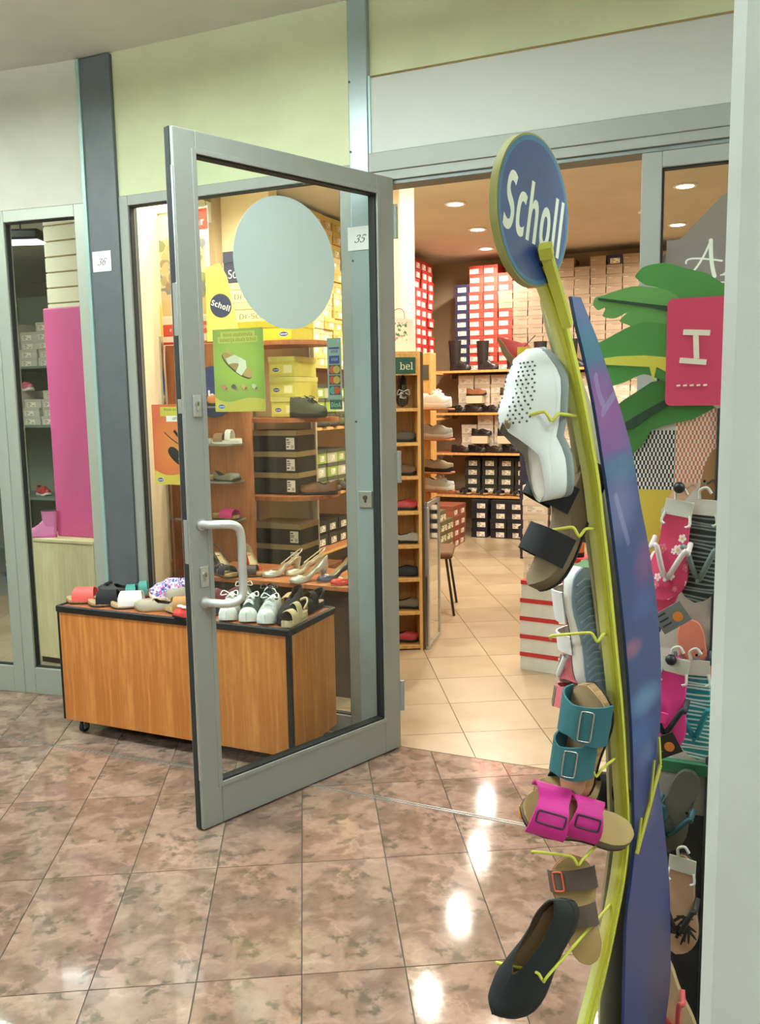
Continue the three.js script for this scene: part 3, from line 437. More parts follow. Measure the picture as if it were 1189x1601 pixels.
for (let r = 0; r < 3; r++) putBox('ysmall', RX + 0.11 + (r ? 0 : 0.01), 1.497 + r * 0.127, RZ + 0.02, jit(0.06), 'yellow Scholl shoe box beside the green poster, ' + ['bottom of its stack', 'middle of its stack', 'top of its stack'][r], 'yellow boxes beside the green poster');
boxKind('blackgold', 'black_shoe_box', 'black shoe box with cream lid on the display rack', 0.36, 0.135, 0.26, SRGB(40, 36, 30), SRGB(176, 148, 104), { lidH: 0.034, label: [0.06, 0.075, 0.13, 0.05, LT], group: 'black boxes with cream lids' });
for (let r = 0; r < 3; r++) { putBox('blackgold', RX + 0.02, 1.0 + r * 0.137, RZ + 0.01, jit(0.05), 'black shoe box with cream lid on the display rack, ' + ['bottom', 'middle', 'top'][r] + ' of three', 'black boxes with cream lids'); if (r) putBox('blackgold', RX + 0.03, 0.53 + (r - 1) * 0.137, RZ + 0.01, jit(0.05), 'black shoe box with cream lid low on the display rack, ' + (r > 1 ? 'upper' : 'lower') + ' one', 'lower black boxes with cream lids'); }
{ const t = thing('display_rack', 'shelf rack facing the window with curved shelf ends', 'shelf', [-1.4, 0, -1.6]);
  for (const y of [0.5, 0.965, 1.462, 1.945]) { const sh = new THREE.Shape(); sh.moveTo(-0.34, 0); sh.lineTo(0.34, 0); sh.quadraticCurveTo(0.42, -0.36, 0.1, -0.4); sh.lineTo(-0.34, -0.4); sh.closePath(); const g = extrude(sh, 0.026, 0.001, 12); g.rotateX(-Math.PI / 2); g.translate(0, y, 0); part('shelf_board', uvm(g), M.brownWood, t); }
  for (const x of [-0.33, 0.12]) part('upright', box(x - 0.012, x + 0.012, 0, 2.4, -0.03, 0), M.satin, t); part('back_panel', box(-0.36, 0.15, 0, 2.5, -0.05, -0.03), M.cream, t); part('plinth', box(-0.34, 0.2, 0, 0.12, 0, 0.3), M.dark, t); }

// ---------------------------------------------------------------- window display: brown panel, slotted uprights, banner
{ const t = thing('wooden_backdrop', 'orange-brown wooden display panel behind the window', 'panel', [-1.78, 0, -1.05]); part('board', rbox(-0.36, 0.38, 0.2, 1.96, -0.03, 0, 0.004), M.brownWood, t); for (const y of [0.86, 1.1, 1.33, 1.56]) { const g = part('shelf_plate', rbox(-0.1, 0.33, y, y + 0.012, 0, 0.16, 0.003), phy(SRGB(228, 236, 228), 0.1, { transmission: 0.8, thickness: 0 }), t, 'clear shelf plate'); } }
for (const [x, n] of [[-1.97, 'left'], [-1.9, 'right']]) { const t = thing('slotted_upright', 'tall slotted metal upright beside the window display, ' + n + ' one', 'upright', [x, 0, -0.85]); part('channel', rbox(-0.018, 0.018, 0, n === 'left' ? 2.15 : 2.0, -0.012, 0.012, 0.003), M.chrome, t); const sl = []; for (let y = 0.2; y < 1.95; y += 0.05) sl.push(box(-0.004, 0.004, y, y + 0.026, 0.0122, 0.0128)); part('slot_row', merge(sl), M.black, t); if (n === 'left') { const c = new THREE.ConeGeometry(0.028, 0.13, 20); c.translate(0, 2.235, 0); part('red_cap', merge([c, new THREE.CylinderGeometry(0.03, 0.03, 0.03, 20).translate(0, 2.155, 0)]), std(SRGB(186, 74, 52), 0.5), t, 'red cone cap'); } }
{ const t = thing('wall_banner', 'tall white hanging banner with red heading and a faded picture', 'poster', [-1.815, 1.975, -1.0]);
  const w = 0.4, h = 0.78; part('sheet', box(-w / 2, w / 2, 0, h, -0.004, 0), M.white, t);
  part('print', new THREE.PlaneGeometry(w, h).translate(0, h / 2, 0.001), std(0xffffff, 0.6, 0, { map: canvasTex(400, 780, (c, W, H) => { c.fillStyle = '#e6ddd0'; c.fillRect(0, 0, W, H); c.fillStyle = '#d84e44'; c.fillRect(230, 0, 170, 118); c.fillStyle = '#fbe8e0'; c.font = 'bold 62px sans-serif'; c.textAlign = 'right'; c.fillText('ekar', 372, 92); c.fillStyle = '#f4efe4'; c.fillRect(20, 150, 360, 480); c.fillStyle = '#d8cfa8'; c.fillRect(30, 160, 340, 460); const r = mulberry(7); const pal = ['#c8b890', '#b8a888', '#98a078', '#d8c4a0', '#a09078', '#8a90a0']; for (let i = 0; i < 160; i++) blob(c, 40 + r() * 320, 170 + r() * 400, 8 + r() * 26, 10 + r() * 34, r() * 3, pal[Math.floor(r() * 6)]); blob(c, 300, 260, 30, 40, 0, '#d8b088'); c.fillStyle = '#d8c090'; c.fillRect(30, 520, 340, 100); c.fillStyle = '#d84e44'; c.fillRect(30, 672, 96, 74); c.fillRect(284, 662, 96, 74); c.fillStyle = '#f6e0da'; c.font = 'bold 30px sans-serif'; c.fillText('soft', 366, 708); c.fillText('e', 100, 716); }) }), t);
  part('bottom_rail', rbox(-w / 2, w / 2, -0.016, 0, -0.012, 0.012, 0.005), std(SRGB(196, 60, 50), 0.5), t); part('top_rail', rbox(-w / 2, w / 2, h, h + 0.014, -0.012, 0.012, 0.005), M.satin, t); part('hanging_wire', merge([tube([[-0.19, h, 0], [-0.2, h + 0.2, 0], [-0.24, h + 0.43, -0.01]], 0.0015, 12, 5), tube([[0.19, h, 0], [0.19, h + 0.2, 0], [0.2, h + 0.43, -0.01]], 0.0015, 12, 5)]), M.black, t); }
{ const t = thing('pennant', 'yellow tapering pennant with a round Scholl logo', 'sign', [-1.53, 1.965, -0.98]); part('sheet', extrude(shapeOf([[-0.11, 0], [0.13, 0], [0.05, 0.38], [0.0, 0.46], [-0.1, 0.44]]), 0.003), std(SRGB(240, 226, 120), 0.6), t); part('logo', new THREE.CircleGeometry(0.07, 40).scale(1.1, 1, 1).rotateZ(-0.35).translate(0.0, 0.21, 0.0042), std(0xffffff, 0.5, 0, { map: canvasTex(256, 256, (c, w, h) => { c.fillStyle = '#2d3a6c'; c.fillRect(0, 0, w, h); c.fillStyle = '#fff'; c.font = 'bold 84px sans-serif'; c.textAlign = 'center'; c.fillText('Scholl', 128, 158, 236); }) }), t); }
{ const t = thing('round_logo_sign', 'round blue Scholl sign fixed to the brown panel', 'sign', [-1.66, 1.66, -1.044]); const d = new THREE.CylinderGeometry(0.16, 0.16, 0.008, 48); d.rotateX(Math.PI / 2); part('disc', d, std(SRGB(44, 62, 140), 0.4), t); part('lettering', new THREE.PlaneGeometry(0.3, 0.12).translate(0, -0.03, 0.0046), std(0xffffff, 0.5, 0, { map: canvasTex(320, 128, (c, w, h) => { c.fillStyle = '#33479a'; c.fillRect(0, 0, w, h); c.fillStyle = '#fff'; c.font = 'bold 104px sans-serif'; c.textAlign = 'center'; c.fillText('Scholl', 160, 100, 300); }) }), t); }
{ const t = thing('yellow_streamer', 'folded yellow paper streamer left of the hanging banner', 'streamer', [-1.98, 1.97, -0.93]); part('sheet', extrude(shapeOf([[-0.05, 0], [0.05, 0], [0.05, 0.2], [0.0, 0.36], [-0.02, 0.4], [-0.06, 0.3]]), 0.004), std(SRGB(226, 208, 96), 0.7), t); }
// platform with the high heels just inside the window
{ const t = thing('window_platform', 'brown wooden platform inside the window carrying high heels', 'platform', [-0.93, 0, -0.62]); part('top_board', rbox(-0.5, 0.5, 0.604, 0.63, -0.24, 0.2, 0.004), M.brownWood, t); part('front_panel', box(-0.48, 0.48, 0.02, 0.604, 0.1, 0.12), M.dark, t); part('side_panel', box(0.46, 0.48, 0.02, 0.604, -0.22, 0.1), M.dark, t); part('side_panel', box(-0.48, -0.46, 0.02, 0.604, -0.22, 0.1), M.dark, t); part('foot_rail', box(-0.48, 0.48, 0, 0.02, -0.22, 0.12), M.dark, t); }

// ================================================================ shoes: every shoe lies along z, toe at +z, sole on y = 0
const WT = [[0, 0], [0.012, 0.13], [0.04, 0.22], [0.09, 0.285], [0.18, 0.335], [0.32, 0.33], [0.45, 0.35], [0.58, 0.425], [0.7, 0.485], [0.8, 0.475], [0.88, 0.405], [0.94, 0.3], [0.98, 0.165], [1, 0]];
function lerpT(T, s) { for (let i = 1; i < T.length; i++) if (s <= T[i][0]) { const a = T[i - 1], b = T[i], t = (s - a[0]) / (b[0] - a[0]); return a[1] + (b[1] - a[1]) * t; } return T[T.length - 1][1]; }
function spl(T) { return (s) => { let i = 1; while (i < T.length - 1 && s > T[i][0]) i++; const a = T[i - 1], b = T[i], t = clamp01((s - a[0]) / (b[0] - a[0])), u = t * t * (3 - 2 * t); return a[1] + (b[1] - a[1]) * u; }; }
function stations(n) { const o = []; for (let i = 0; i <= n; i++) o.push((1 - Math.cos(Math.PI * i / n)) / 2); return o; }
const side = (s) => 0.05 * Math.sin(Math.PI * clamp01((s - 0.25) / 0.75)) * 0.8;   // slight inward curve of the foot
function loftGeo(rings, capped = true) { // rings: arrays of [x,y,z] of equal length
  const m = rings[0].length, pos = [], uv = [], idx = [];
  rings.forEach((r, i) => r.forEach((q, j) => { pos.push(...q); uv.push(q[0], q[2]); }));
  for (let i = 0; i < rings.length - 1; i++) for (let j = 0; j < m; j++) { const a = i * m + j, b = i * m + (j + 1) % m, c = a + m, d = b + m; idx.push(a, b, d, a, d, c); }
  const g = new THREE.BufferGeometry(); g.setAttribute('position', new THREE.Float32BufferAttribute(pos, 3)); g.setAttribute('uv', new THREE.Float32BufferAttribute(uv, 2)); g.setIndex(idx); g.computeVertexNormals(); return crease(g, 0.75);
}
function sole(L, W, y0f, y1f, n = 18, wf = (s) => lerpT(WT, s), mir = 1) {
  const rings = stations(n).map((s) => { const w = Math.max(0.0006, wf(s) * W), c = mir * side(s) * W, z = (s - 0.5) * L, y0 = y0f(s), y1 = y1f(s), b = Math.min(0.004, (y1 - y0) * 0.25); return [[c - w * 0.93, y0, z], [c + w * 0.93, y0, z], [c + w, y0 + b, z], [c + w, y1 - b, z], [c + w * 0.95, y1, z], [c - w * 0.95, y1, z], [c - w, y1 - b, z], [c - w, y0 + b, z]]; });
  return loftGeo(rings);
}
// shell of an upper: hf height, vf how far the side reaches towards the top (1 = closed)
function shell(L, W, ybf, hf, vf, k = 1, s0 = 0, s1 = 1, n = 22, m = 9, wf = (s) => lerpT(WT, s), mir = 1, ex = 0.75) {
  const pos = [], idx = [], uv = []; let base = 0; const S = stations(n).map((q) => s0 + q * (s1 - s0));
  for (const sd of [-1, 1]) { S.forEach((s) => { const w = Math.max(0.0006, wf(s) * W * k), c = mir * side(s) * W, z = (s - 0.5) * L * (k < 1 ? 0.985 : 1), h = hf(s) * (k < 1 ? 0.985 : 1), vm = vf(s); for (let j = 0; j <= m; j++) { const th = (j / m) * vm * Math.PI / 2; pos.push(c + sd * w * Math.pow(Math.max(0, Math.cos(th)), ex), ybf(s) + h * Math.sin(th), z); uv.push(z, j / m * 0.08); } });
    for (let i = 0; i < S.length - 1; i++) for (let j = 0; j < m; j++) { const a = base + i * (m + 1) + j, b = a + 1, c = a + m + 1, d = c + 1; if (sd > 0) idx.push(a, b, d, a, d, c); else idx.push(a, d, b, a, c, d); } base = pos.length / 3; }
  const g = new THREE.BufferGeometry(); g.setAttribute('position', new THREE.Float32BufferAttribute(pos, 3)); g.setAttribute('uv', new THREE.Float32BufferAttribute(uv, 2)); g.setIndex(idx); g.computeVertexNormals(); return g;
}
// band arching over the foot
function strap(L, W, s, width, h, y0, o = {}) {
  const { wk = 1.0, th = 0.003, tilt = 0, n = 16, flare = 0, mir = 1, rise = 0, from = 0, to = 1 } = o; const w = lerpT(WT, s) * W * wk, c = mir * side(s) * W, z0 = (s - 0.5) * L, rings = [];
  for (let i = 0; i <= n; i++) { const q = from + (to - from) * i / n, a = Math.PI * q, x = -Math.cos(a), y = Math.pow(Math.max(0, Math.sin(a)), 0.7), hw = width / 2 * (1 + flare * Math.abs(x)), zc = z0 + tilt * x, pt = (k, dz) => [c + x * (w + k), y0 + y * (h + k) + rise * q, zc + dz * hw]; rings.push([pt(0, -1), pt(0, 1), pt(th, 1), pt(th, -1)]); }
  const g = loftGeo(rings); return g;
}
function buckleGeo(w, h, r) { return tube([[-w / 2, -h / 2, 0], [w / 2, -h / 2, 0], [w / 2, h / 2, 0], [-w / 2, h / 2, 0]], r, 40, 6, true, 0.12); }
const SM = new Map();
function smat(r, g, b, rough = 0.6, extra) { const k = [r, g, b, rough, extra ? JSON.stringify(extra) : ''].join(); if (!SM.has(k)) SM.set(k, extra ? phy(SRGB(r, g, b), rough, extra) : std(SRGB(r, g, b), rough)); return SM.get(k); }
const corkTex = dataTex(128, (u, v) => { const q = fC(u * 2, v * 2), r = fA(u * 4, v * 4); return mix3([150, 116, 74], [186, 150, 102], sst(0.35, 0.65, q * 0.6 + r * 0.4)); });
const cork = std(0xffffff, 0.85, 0, { map: scaled(corkTex, 8) }), footbedM = std(SRGB(186, 156, 112), 0.85), soleBlack = smat(30, 28, 26, 0.7), soleWhite = smat(232, 230, 220, 0.55);
function place(t, pos, rot) { t.position.set(...pos); if (typeof rot === 'number') t.rotation.y = rot; else if (rot) { t.rotation.order = rot[3] || 'YXZ'; t.rotation.set(rot[0], rot[1], rot[2]); } return t; }

// slide or mule: cork sole, one broad strap or two with buckles
function slide(name, label, o = {}) {
  const t = thing(name, label, 'shoe', [0, 0, 0], 0, o.group); const L = o.L || 0.245, W = o.W || 0.094, hh = o.heel ?? 0.03, ft = o.fore ?? 0.018, mir = o.mir || 1;
  const top = spl([[0, hh], [0.3, hh], [0.6, ft], [0.85, ft], [1, ft + 0.01]]), bot = spl([[0, 0.0], [0.85, 0.0], [1, 0.007]]);
  part('outsole', sole(L * 1.0, W * 1.01, bot, (s) => bot(s) + 0.005, 18, undefined, mir), o.outsole || soleBlack, t); part('midsole', sole(L * 0.995, W, (s) => bot(s) + 0.005, top, 18, undefined, mir), o.sole || cork, t); part('footbed', sole(L * 0.985, W * 0.97, (s) => top(s) - 0.001, (s) => top(s) + 0.003, 18, undefined, mir), o.footbed || footbedM, t);
  for (const q of o.straps || [[0.66, 0.085, 0.05]]) { const st = part('strap', strap(L, W, q[0], q[1], q[2], top(q[0]) - 0.004, { mir, flare: q[3] ?? 0.25, tilt: q[4] || 0, th: 0.0035 }), q[5] || o.upper, t);
    if (o.buckle) { const b = buckleGeo(0.022, q[1] * 0.9, 0.0019); b.rotateX(-Math.PI / 2); b.rotateZ(mir * (o.bs || 1) * 0.75); const w = lerpT(WT, q[0]) * W; b.translate(-mir * (o.bs || 1) * w * 0.68 + side(q[0]) * W * mir, top(q[0]) + q[2] * 0.76 + 0.004, (q[0] - 0.5) * L); part('buckle', b, o.buckle, st); } }
  if (o.back) part('heel_strap', strap(L, W, 0.28, 0.014, 0.055, top(0.2), { mir, tilt: 0, rise: 0 }).rotateX(0), o.upper, t);
  return t;
}
// closed low shoe, loafer or trainer
function lowShoe(name, label, o = {}) {
  const t = thing(name, label, 'shoe', [0, 0, 0], 0, o.group); const L = o.L || 0.27, W = o.W || 0.094, sh = o.sole ?? 0.02, ls = o.lift ?? 0.006, mir = o.mir || 1;
  const bot = spl([[0, 0], [0.8, 0], [1, o.spring ?? 0.012]]), top = (s) => bot(s) + sh + (s < 0.3 ? ls : 0) * (1 - sst(0.2, 0.3, s));
  const H = spl(o.H || [[0, 0.066], [0.12, 0.07], [0.35, 0.066], [0.5, 0.078], [0.62, 0.062], [0.8, 0.046], [0.95, 0.034], [1, 0.02]]);
  const op = o.open || [0.52, 0.62], lo = o.lo ?? 0.58, vf = spl([[0, 0.85], [0.1, 0.72], [0.28, lo], [op[0], lo + 0.12], [op[1], 1], [1, 1]]);
  part('outsole', sole(L, W * 1.03, bot, top, 18, undefined, mir), o.soleMat || soleBlack, t);
  part('upper', shell(L * 0.985, W, (s) => top(s) - 0.003, H, vf, 1, 0, 1, 22, 9, undefined, mir), o.upper, t);
  part('lining', shell(L * 0.985, W, (s) => top(s) - 0.003, H, vf, 0.94, 0.0, op[1], 16, 7, undefined, mir), o.lining || smat(70, 56, 44, 0.9), t);
  part('insole', sole(L * 0.93, W * 0.92, (s) => top(s) - 0.002, (s) => top(s) + 0.003, 14, undefined, mir), o.insole || smat(90, 74, 58, 0.9), t);
  if (o.laces) { const list = [], y = (s) => top(s) + H(s); for (let i = 0; i < 5; i++) { const s = op[0] + 0.02 + i * 0.038, w = lerpT(WT, s) * W * 0.52, z = (s - 0.5) * L; list.push(tube([[-w, y(s) - 0.012, z], [0, y(s) + 0.004, z + 0.006], [w, y(s) - 0.012, z + 0.004]], 0.0028, 10, 6)); } const z = (op[0] - 0.5) * L, yy = y(op[0]); for (const d of [-1, 1]) list.push(tube([[0, yy + 0.004, z], [d * 0.03, yy + 0.016, z - 0.01], [d * 0.038, yy + 0.002, z + 0.02], [d * 0.012, yy + 0.003, z + 0.008]], 0.0024, 16, 6)); part('laces', merge(list), o.laces, t); part('tongue', strap(L, W, op[0] - 0.03, 0.07, H(0.5) * 0.98, top(0.5), { wk: 0.5, th: 0.004, from: 0.28, to: 0.72 }), o.tongue || o.upper, t); }
  if (o.toecap) part('toe_cap', shell(L * 0.992, W * 1.03, (s) => top(s) - 0.003, (s) => H(s) * 1.03, () => 1, 1, 0.84, 1, 8, 8, undefined, mir), o.toecap, t);
  if (o.saddle) part('saddle_strap', strap(L, W, 0.6, 0.03, H(0.6) * 1.03, top(0.6) - 0.002, { wk: 1.02, th: 0.002 }), o.saddle, t);
  if (o.bow) { const y = top(0.75) + H(0.75); part('bow', merge([-1, 1].map((d) => { const s = new THREE.SphereGeometry(0.014, 10, 8); s.scale(1.3, 0.5, 0.9); s.translate(d * 0.016, y + 0.004, 0.25 * L); return s; }).concat([new THREE.SphereGeometry(0.007, 8, 6).translate(0, y + 0.005, 0.25 * L)])), o.bow, t); }
  if (o.stripes) for (let i = 0; i < 2; i++) part('side_stripe', strap(L, W, 0.4 + i * 0.09, 0.016, H(0.45) * 1.0, top(0.45), { wk: 1.03, th: 0.002, from: 0, to: 1, tilt: 0.01 }), o.stripes, t);
  return t;
}
// court shoe with a heel
function pump(name, label, o = {}) {
  const t = thing(name, label, 'shoe', [0, 0, 0], 0, o.group); const L = o.L || 0.235, W = o.W || 0.078, hh = o.heel ?? 0.075, mir = o.mir || 1;
  const yb = spl([[0, hh], [0.12, hh * 0.97], [0.35, hh * 0.62], [0.62, 0.006], [0.85, 0.0], [1, 0.005]]), H = spl([[0, 0.058], [0.15, 0.052], [0.45, 0.038], [0.75, 0.036], [0.93, 0.028], [1, 0.014]]), vf = o.sling ? spl([[0, 0.1], [0.3, 0.16], [0.6, 0.45], [0.74, 0.62], [0.8, 1], [1, 1]]) : spl([[0, 0.9], [0.15, 0.66], [0.4, 0.42], [0.68, 0.5], [0.78, 1], [1, 1]]);
  part('sole', sole(L, W * 0.98, yb, (s) => yb(s) + 0.005, 20, undefined, mir), o.soleMat || smat(190, 160, 120, 0.6), t);
  part('upper', shell(L, W, (s) => yb(s) + 0.003, H, vf, 1, 0, 1, 26, 8, undefined, mir), o.upper, t); part('lining', shell(L, W, (s) => yb(s) + 0.004, H, vf, 0.94, 0, 0.8, 20, 7, undefined, mir), o.lining || smat(216, 190, 150, 0.7), t);
  part('insole', sole(L * 0.95, W * 0.9, (s) => yb(s) + 0.004, (s) => yb(s) + 0.007, 16, undefined, mir), o.insole || smat(214, 190, 150, 0.7), t);
  const hg = new THREE.CylinderGeometry(W * 0.3, o.tip ?? 0.011, hh * 0.98, 14); hg.scale(1, 1, 1.1); hg.translate(0, hh * 0.49, -L * 0.5 + 0.028); part('heel', hg, o.heelMat || o.upper, t);
  if (o.sling) part('heel_strap', tube([[-W * 0.34, yb(0.45) + 0.02, (0.48 - 0.5) * L], [-W * 0.3, hh + 0.035, -0.42 * L], [0, hh + 0.055, -0.53 * L], [W * 0.3, hh + 0.035, -0.42 * L], [W * 0.34, yb(0.45) + 0.02, (0.48 - 0.5) * L]], 0.0038, 30, 6), o.upper, t);
  return t;
}
function boot(name, label, o = {}) {
  const t = lowShoe(name, label, { ...o, H: [[0, 0.1], [0.3, 0.1], [0.5, 0.098], [0.66, 0.07], [0.85, 0.05], [1, 0.02]], lo: 0.8 });
  const L = o.L || 0.27, W = o.W || 0.094, hs = o.shaft || 0.26, rings = [];
  for (let i = 0; i <= 10; i++) { const q = i / 10, y = 0.07 + q * hs, rx = W * (0.33 + 0.14 * q), rz = L * (0.24 + 0.06 * q), ring = []; for (let j = 0; j < 18; j++) { const a = j / 18 * Math.PI * 2; ring.push([Math.cos(a) * rx, y, -L * 0.26 + Math.sin(a) * rz]); } rings.push(ring); }
  part('shaft', loftGeo(rings), o.upper, t); const r2 = rings.slice(4).map((r) => r.map(([x, y, z]) => [x * 0.93, y - 0.001, (z + L * 0.26) * 0.93 - L * 0.26])); part('shaft_lining', loftGeo(r2), smat(60, 50, 44, 0.9), t); return t;
}
function flipFlop(name, label, o) { // sole printed, Y-shaped straps
  const t = thing(name, label, 'flip-flop', [0, 0, 0], 0, o.group); const L = o.L || 0.23, W = o.W || 0.09, mir = o.mir || 1;
  part('outsole', sole(L, W, () => 0, () => 0.008, 20, undefined, mir), o.soleMat, t); part('footbed', sole(L * 0.99, W * 0.985, () => 0.008, () => 0.014, 20, undefined, mir), o.footbed, t);
  const zt = L * 0.27, zs = -L * 0.06, w = W * 0.42; for (const d of [-1, 1]) { const pts = [[mir * 0.004, 0.016, zt], [mir * 0.004 + d * 0.01, 0.032, zt - 0.02], [d * w * 0.8 + mir * 0.004, 0.04, zt - 0.07], [d * w * 1.02, 0.028, zs + 0.01], [d * w * 1.0, 0.008, zs - 0.012]]; const g = tube(pts, 0.0062, 26, 8); part('strap', g, o.strap, t); }
  part('toe_post', new THREE.CylinderGeometry(0.004, 0.004, 0.024, 8).translate(mir * 0.004, 0.024, zt), o.strap, t);
  if (o.badge) part('badge', rbox(-0.008, 0.008, 0.036, 0.042, zt - 0.055, zt - 0.03, 0.002), o.badge, t);
  return t;
}
function sandalSport(name, label, o) { // two or three straps and heel strap on a moulded sole
  const t = slide(name, label, o); const L = o.L || 0.245, W = o.W || 0.094, hh = o.heel ?? 0.03; const g = tube([[-W * 0.34, hh + 0.02, -L * 0.2], [-W * 0.36, hh + 0.045, -L * 0.36], [0, hh + 0.055, -L * 0.5], [W * 0.36, hh + 0.045, -L * 0.36], [W * 0.34, hh + 0.02, -L * 0.2]], 0.006, 24, 6); g.scale(1, 1, 1); part('heel_strap', g, o.upper, t); return t;
}
const leatherBlack = smat(26, 24, 24, 0.35, { clearcoat: 0.3, clearcoatRoughness: 0.3 }), suedeBlack = smat(30, 29, 30, 0.85), brownL = smat(96, 60, 38, 0.5), tanL = smat(178, 138, 88, 0.65), beige = smat(206, 184, 140, 0.7), whiteL = smat(232, 230, 222, 0.5), greyS = smat(150, 148, 142, 0.75), navyL = smat(36, 42, 66, 0.35, { clearcoat: 0.5, clearcoatRoughness: 0.2 }), silverL = std(SRGB(206, 198, 180), 0.28, 0.6), redP = smat(196, 44, 34, 0.25, { clearcoat: 0.7, clearcoatRoughness: 0.1 }), coral = smat(222, 92, 84, 0.55), teal = smat(64, 146, 130, 0.5), olive = smat(96, 92, 70, 0.8), floralTex = canvasTex(256, 256, (c, w, h) => { c.fillStyle = '#e8e4ee'; c.fillRect(0, 0, w, h); const r = mulberry(5), pal = ['#4a5cae', '#d860a8', '#7a86c8', '#e89ac8', '#3c4888', '#f4f0f4']; for (let i = 0; i < 130; i++) blob(c, r() * w, r() * h, 8 + r() * 16, 6 + r() * 12, r() * 3, pal[Math.floor(r() * 6)]); });
floralTex.wrapS = floralTex.wrapT = THREE.RepeatWrapping; const floral = std(0xffffff, 0.6, 0, { map: scaled(floralTex, 12) });

// ---------------------------------------------------------------- on the display table (top at y = 0.638)
const TY = 0.6385, deg = (d) => d * RAD;
place(slide('slide_sandal', 'coral red slide at the left end of the display table', { upper: coral, straps: [[0.6, 0.085, 0.06]] }), [-1.475, TY, 0.33], deg(-68));
place(slide('slide_sandal', 'black slide on cork between the coral and the white one', { upper: suedeBlack, straps: [[0.6, 0.08, 0.058]], heel: 0.034 }), [-1.33, TY, 0.335], deg(-62));
place(slide('slide_sandal', 'white broad strap slide in the front row of the table', { upper: whiteL, straps: [[0.6, 0.09, 0.062]], sole: smat(190, 160, 120, 0.7) }), [-1.195, TY, 0.33], deg(-60));
place(lowShoe('ballerina', 'black flat shoe with a bow at the back left of the table', { upper: smat(54, 52, 48, 0.6), bow: suedeBlack, L: 0.235, lo: 0.4, H: [[0, 0.05], [0.3, 0.045], [0.6, 0.045], [0.85, 0.04], [1, 0.018]], sole: 0.012 }), [-1.46, TY, 0.14], deg(-75));
place(slide('strap_sandal', 'teal two-strap sandal in the back row of the table', { upper: teal, straps: [[0.5, 0.035, 0.058], [0.74, 0.04, 0.048]], footbed: smat(150, 104, 64, 0.8), sole: smat(168, 130, 84, 0.8) }), [-1.31, TY, 0.14], deg(-55));
place(lowShoe('slipper', 'floral pink and blue fabric slipper at the back of the table', { upper: floral, lo: 0.75, L: 0.25, W: 0.1, soleMat: soleWhite, H: [[0, 0.09], [0.3, 0.095], [0.55, 0.09], [0.8, 0.06], [1, 0.02]] }), [-1.14, TY, 0.12], deg(-72));
place(lowShoe('slip_on', 'taupe slip-on with dark teal inside on the table', { upper: smat(160, 150, 126, 0.7), lining: teal, insole: smat(30, 82, 80, 0.7), lo: 0.5, soleMat: smat(196, 182, 150, 0.7), L: 0.25 }), [-1.01, TY, 0.17], deg(-80));
place(lowShoe('espadrille', 'grey-beige flat espadrille with open toe in the front row', { upper: smat(170, 160, 136, 0.75), lo: 0.36, sole: 0.014, soleMat: smat(150, 124, 84, 0.8), L: 0.24, H: [[0, 0.05], [0.3, 0.04], [0.6, 0.042], [0.85, 0.04], [1, 0.018]] }), [-1.055, TY, 0.34], deg(-66));
place(slide('slide_sandal', 'tan leather mule lying behind the red shoe', { upper: smat(176, 130, 74, 0.6), straps: [[0.66, 0.09, 0.055]], sole: smat(200, 164, 110, 0.8) }), [-0.9, TY, 0.3], deg(-48));
place(lowShoe('ballerina', 'small red flat with white flowers at the table front', { upper: smat(206, 52, 40, 0.5), bow: whiteL, L: 0.2, W: 0.08, lo: 0.38, sole: 0.01, H: [[0, 0.045], [0.3, 0.04], [0.6, 0.04], [0.85, 0.036], [1, 0.016]] }), [-0.84, TY, 0.385], deg(-20));
place(slide('thong_sandal', 'dark blue flat sandal with white flowers next to the red flat', { upper: navyL, straps: [[0.7, 0.03, 0.045, 0.1, 0.01, whiteL], [0.45, 0.02, 0.05]], heel: 0.016, fore: 0.012, footbed: navyL }), [-0.77, TY, 0.35], deg(-12));
place(lowShoe('loafer', 'burgundy loafer behind the dark blue sandal', { upper: smat(120, 50, 48, 0.45), lo: 0.55, L: 0.25 }), [-0.86, TY, 0.15], deg(-60));
const can = { upper: smat(176, 176, 170, 0.75), soleMat: soleWhite, laces: smat(236, 236, 230, 0.7), toecap: soleWhite, sole: 0.024, lo: 0.62, L: 0.255, tongue: whiteL };
place(lowShoe('canvas_trainer', 'grey laced canvas trainer right of the door handle, left of three', { ...can }), [-0.672, TY, 0.325], deg(24));
place(lowShoe('canvas_trainer', 'dark green and white laced trainer, middle of the three in front', { ...can, upper: smat(44, 58, 46, 0.75) }), [-0.57, TY, 0.315], deg(22));
place(lowShoe('canvas_trainer', 'light grey laced canvas trainer, right of the three in front', { ...can, upper: smat(196, 194, 186, 0.75), mir: -1 }), [-0.468, TY, 0.312], deg(18));
place(lowShoe('slip_on', 'black mesh slip-on in the front row next to the beige sandal', { upper: smat(22, 22, 23, 0.85), soleMat: soleBlack, lo: 0.8, sole: 0.03, L: 0.27, H: [[0, 0.1], [0.15, 0.105], [0.4, 0.09], [0.6, 0.075], [0.8, 0.055], [1, 0.024]] }), [-0.375, TY, 0.29], deg(12));
place(lowShoe('laced_shoe', 'olive green canvas shoe at the back beside the door stile', { upper: smat(72, 92, 66, 0.8), lo: 0.62, laces: smat(200, 200, 180, 0.7) }), [-0.73, TY, 0.12], deg(34));
place(lowShoe('laced_shoe', 'black laced shoe with white stripe in the back row', { upper: smat(40, 40, 42, 0.6), stripes: whiteL, lo: 0.66, laces: smat(60, 60, 60, 0.7) }), [-0.585, TY, 0.13], deg(28));
place(slide('slide_sandal', 'tan suede mule in the back row of the table', { upper: smat(184, 154, 110, 0.8), straps: [[0.66, 0.1, 0.06]] }), [-0.48, TY, 0.115], deg(16));
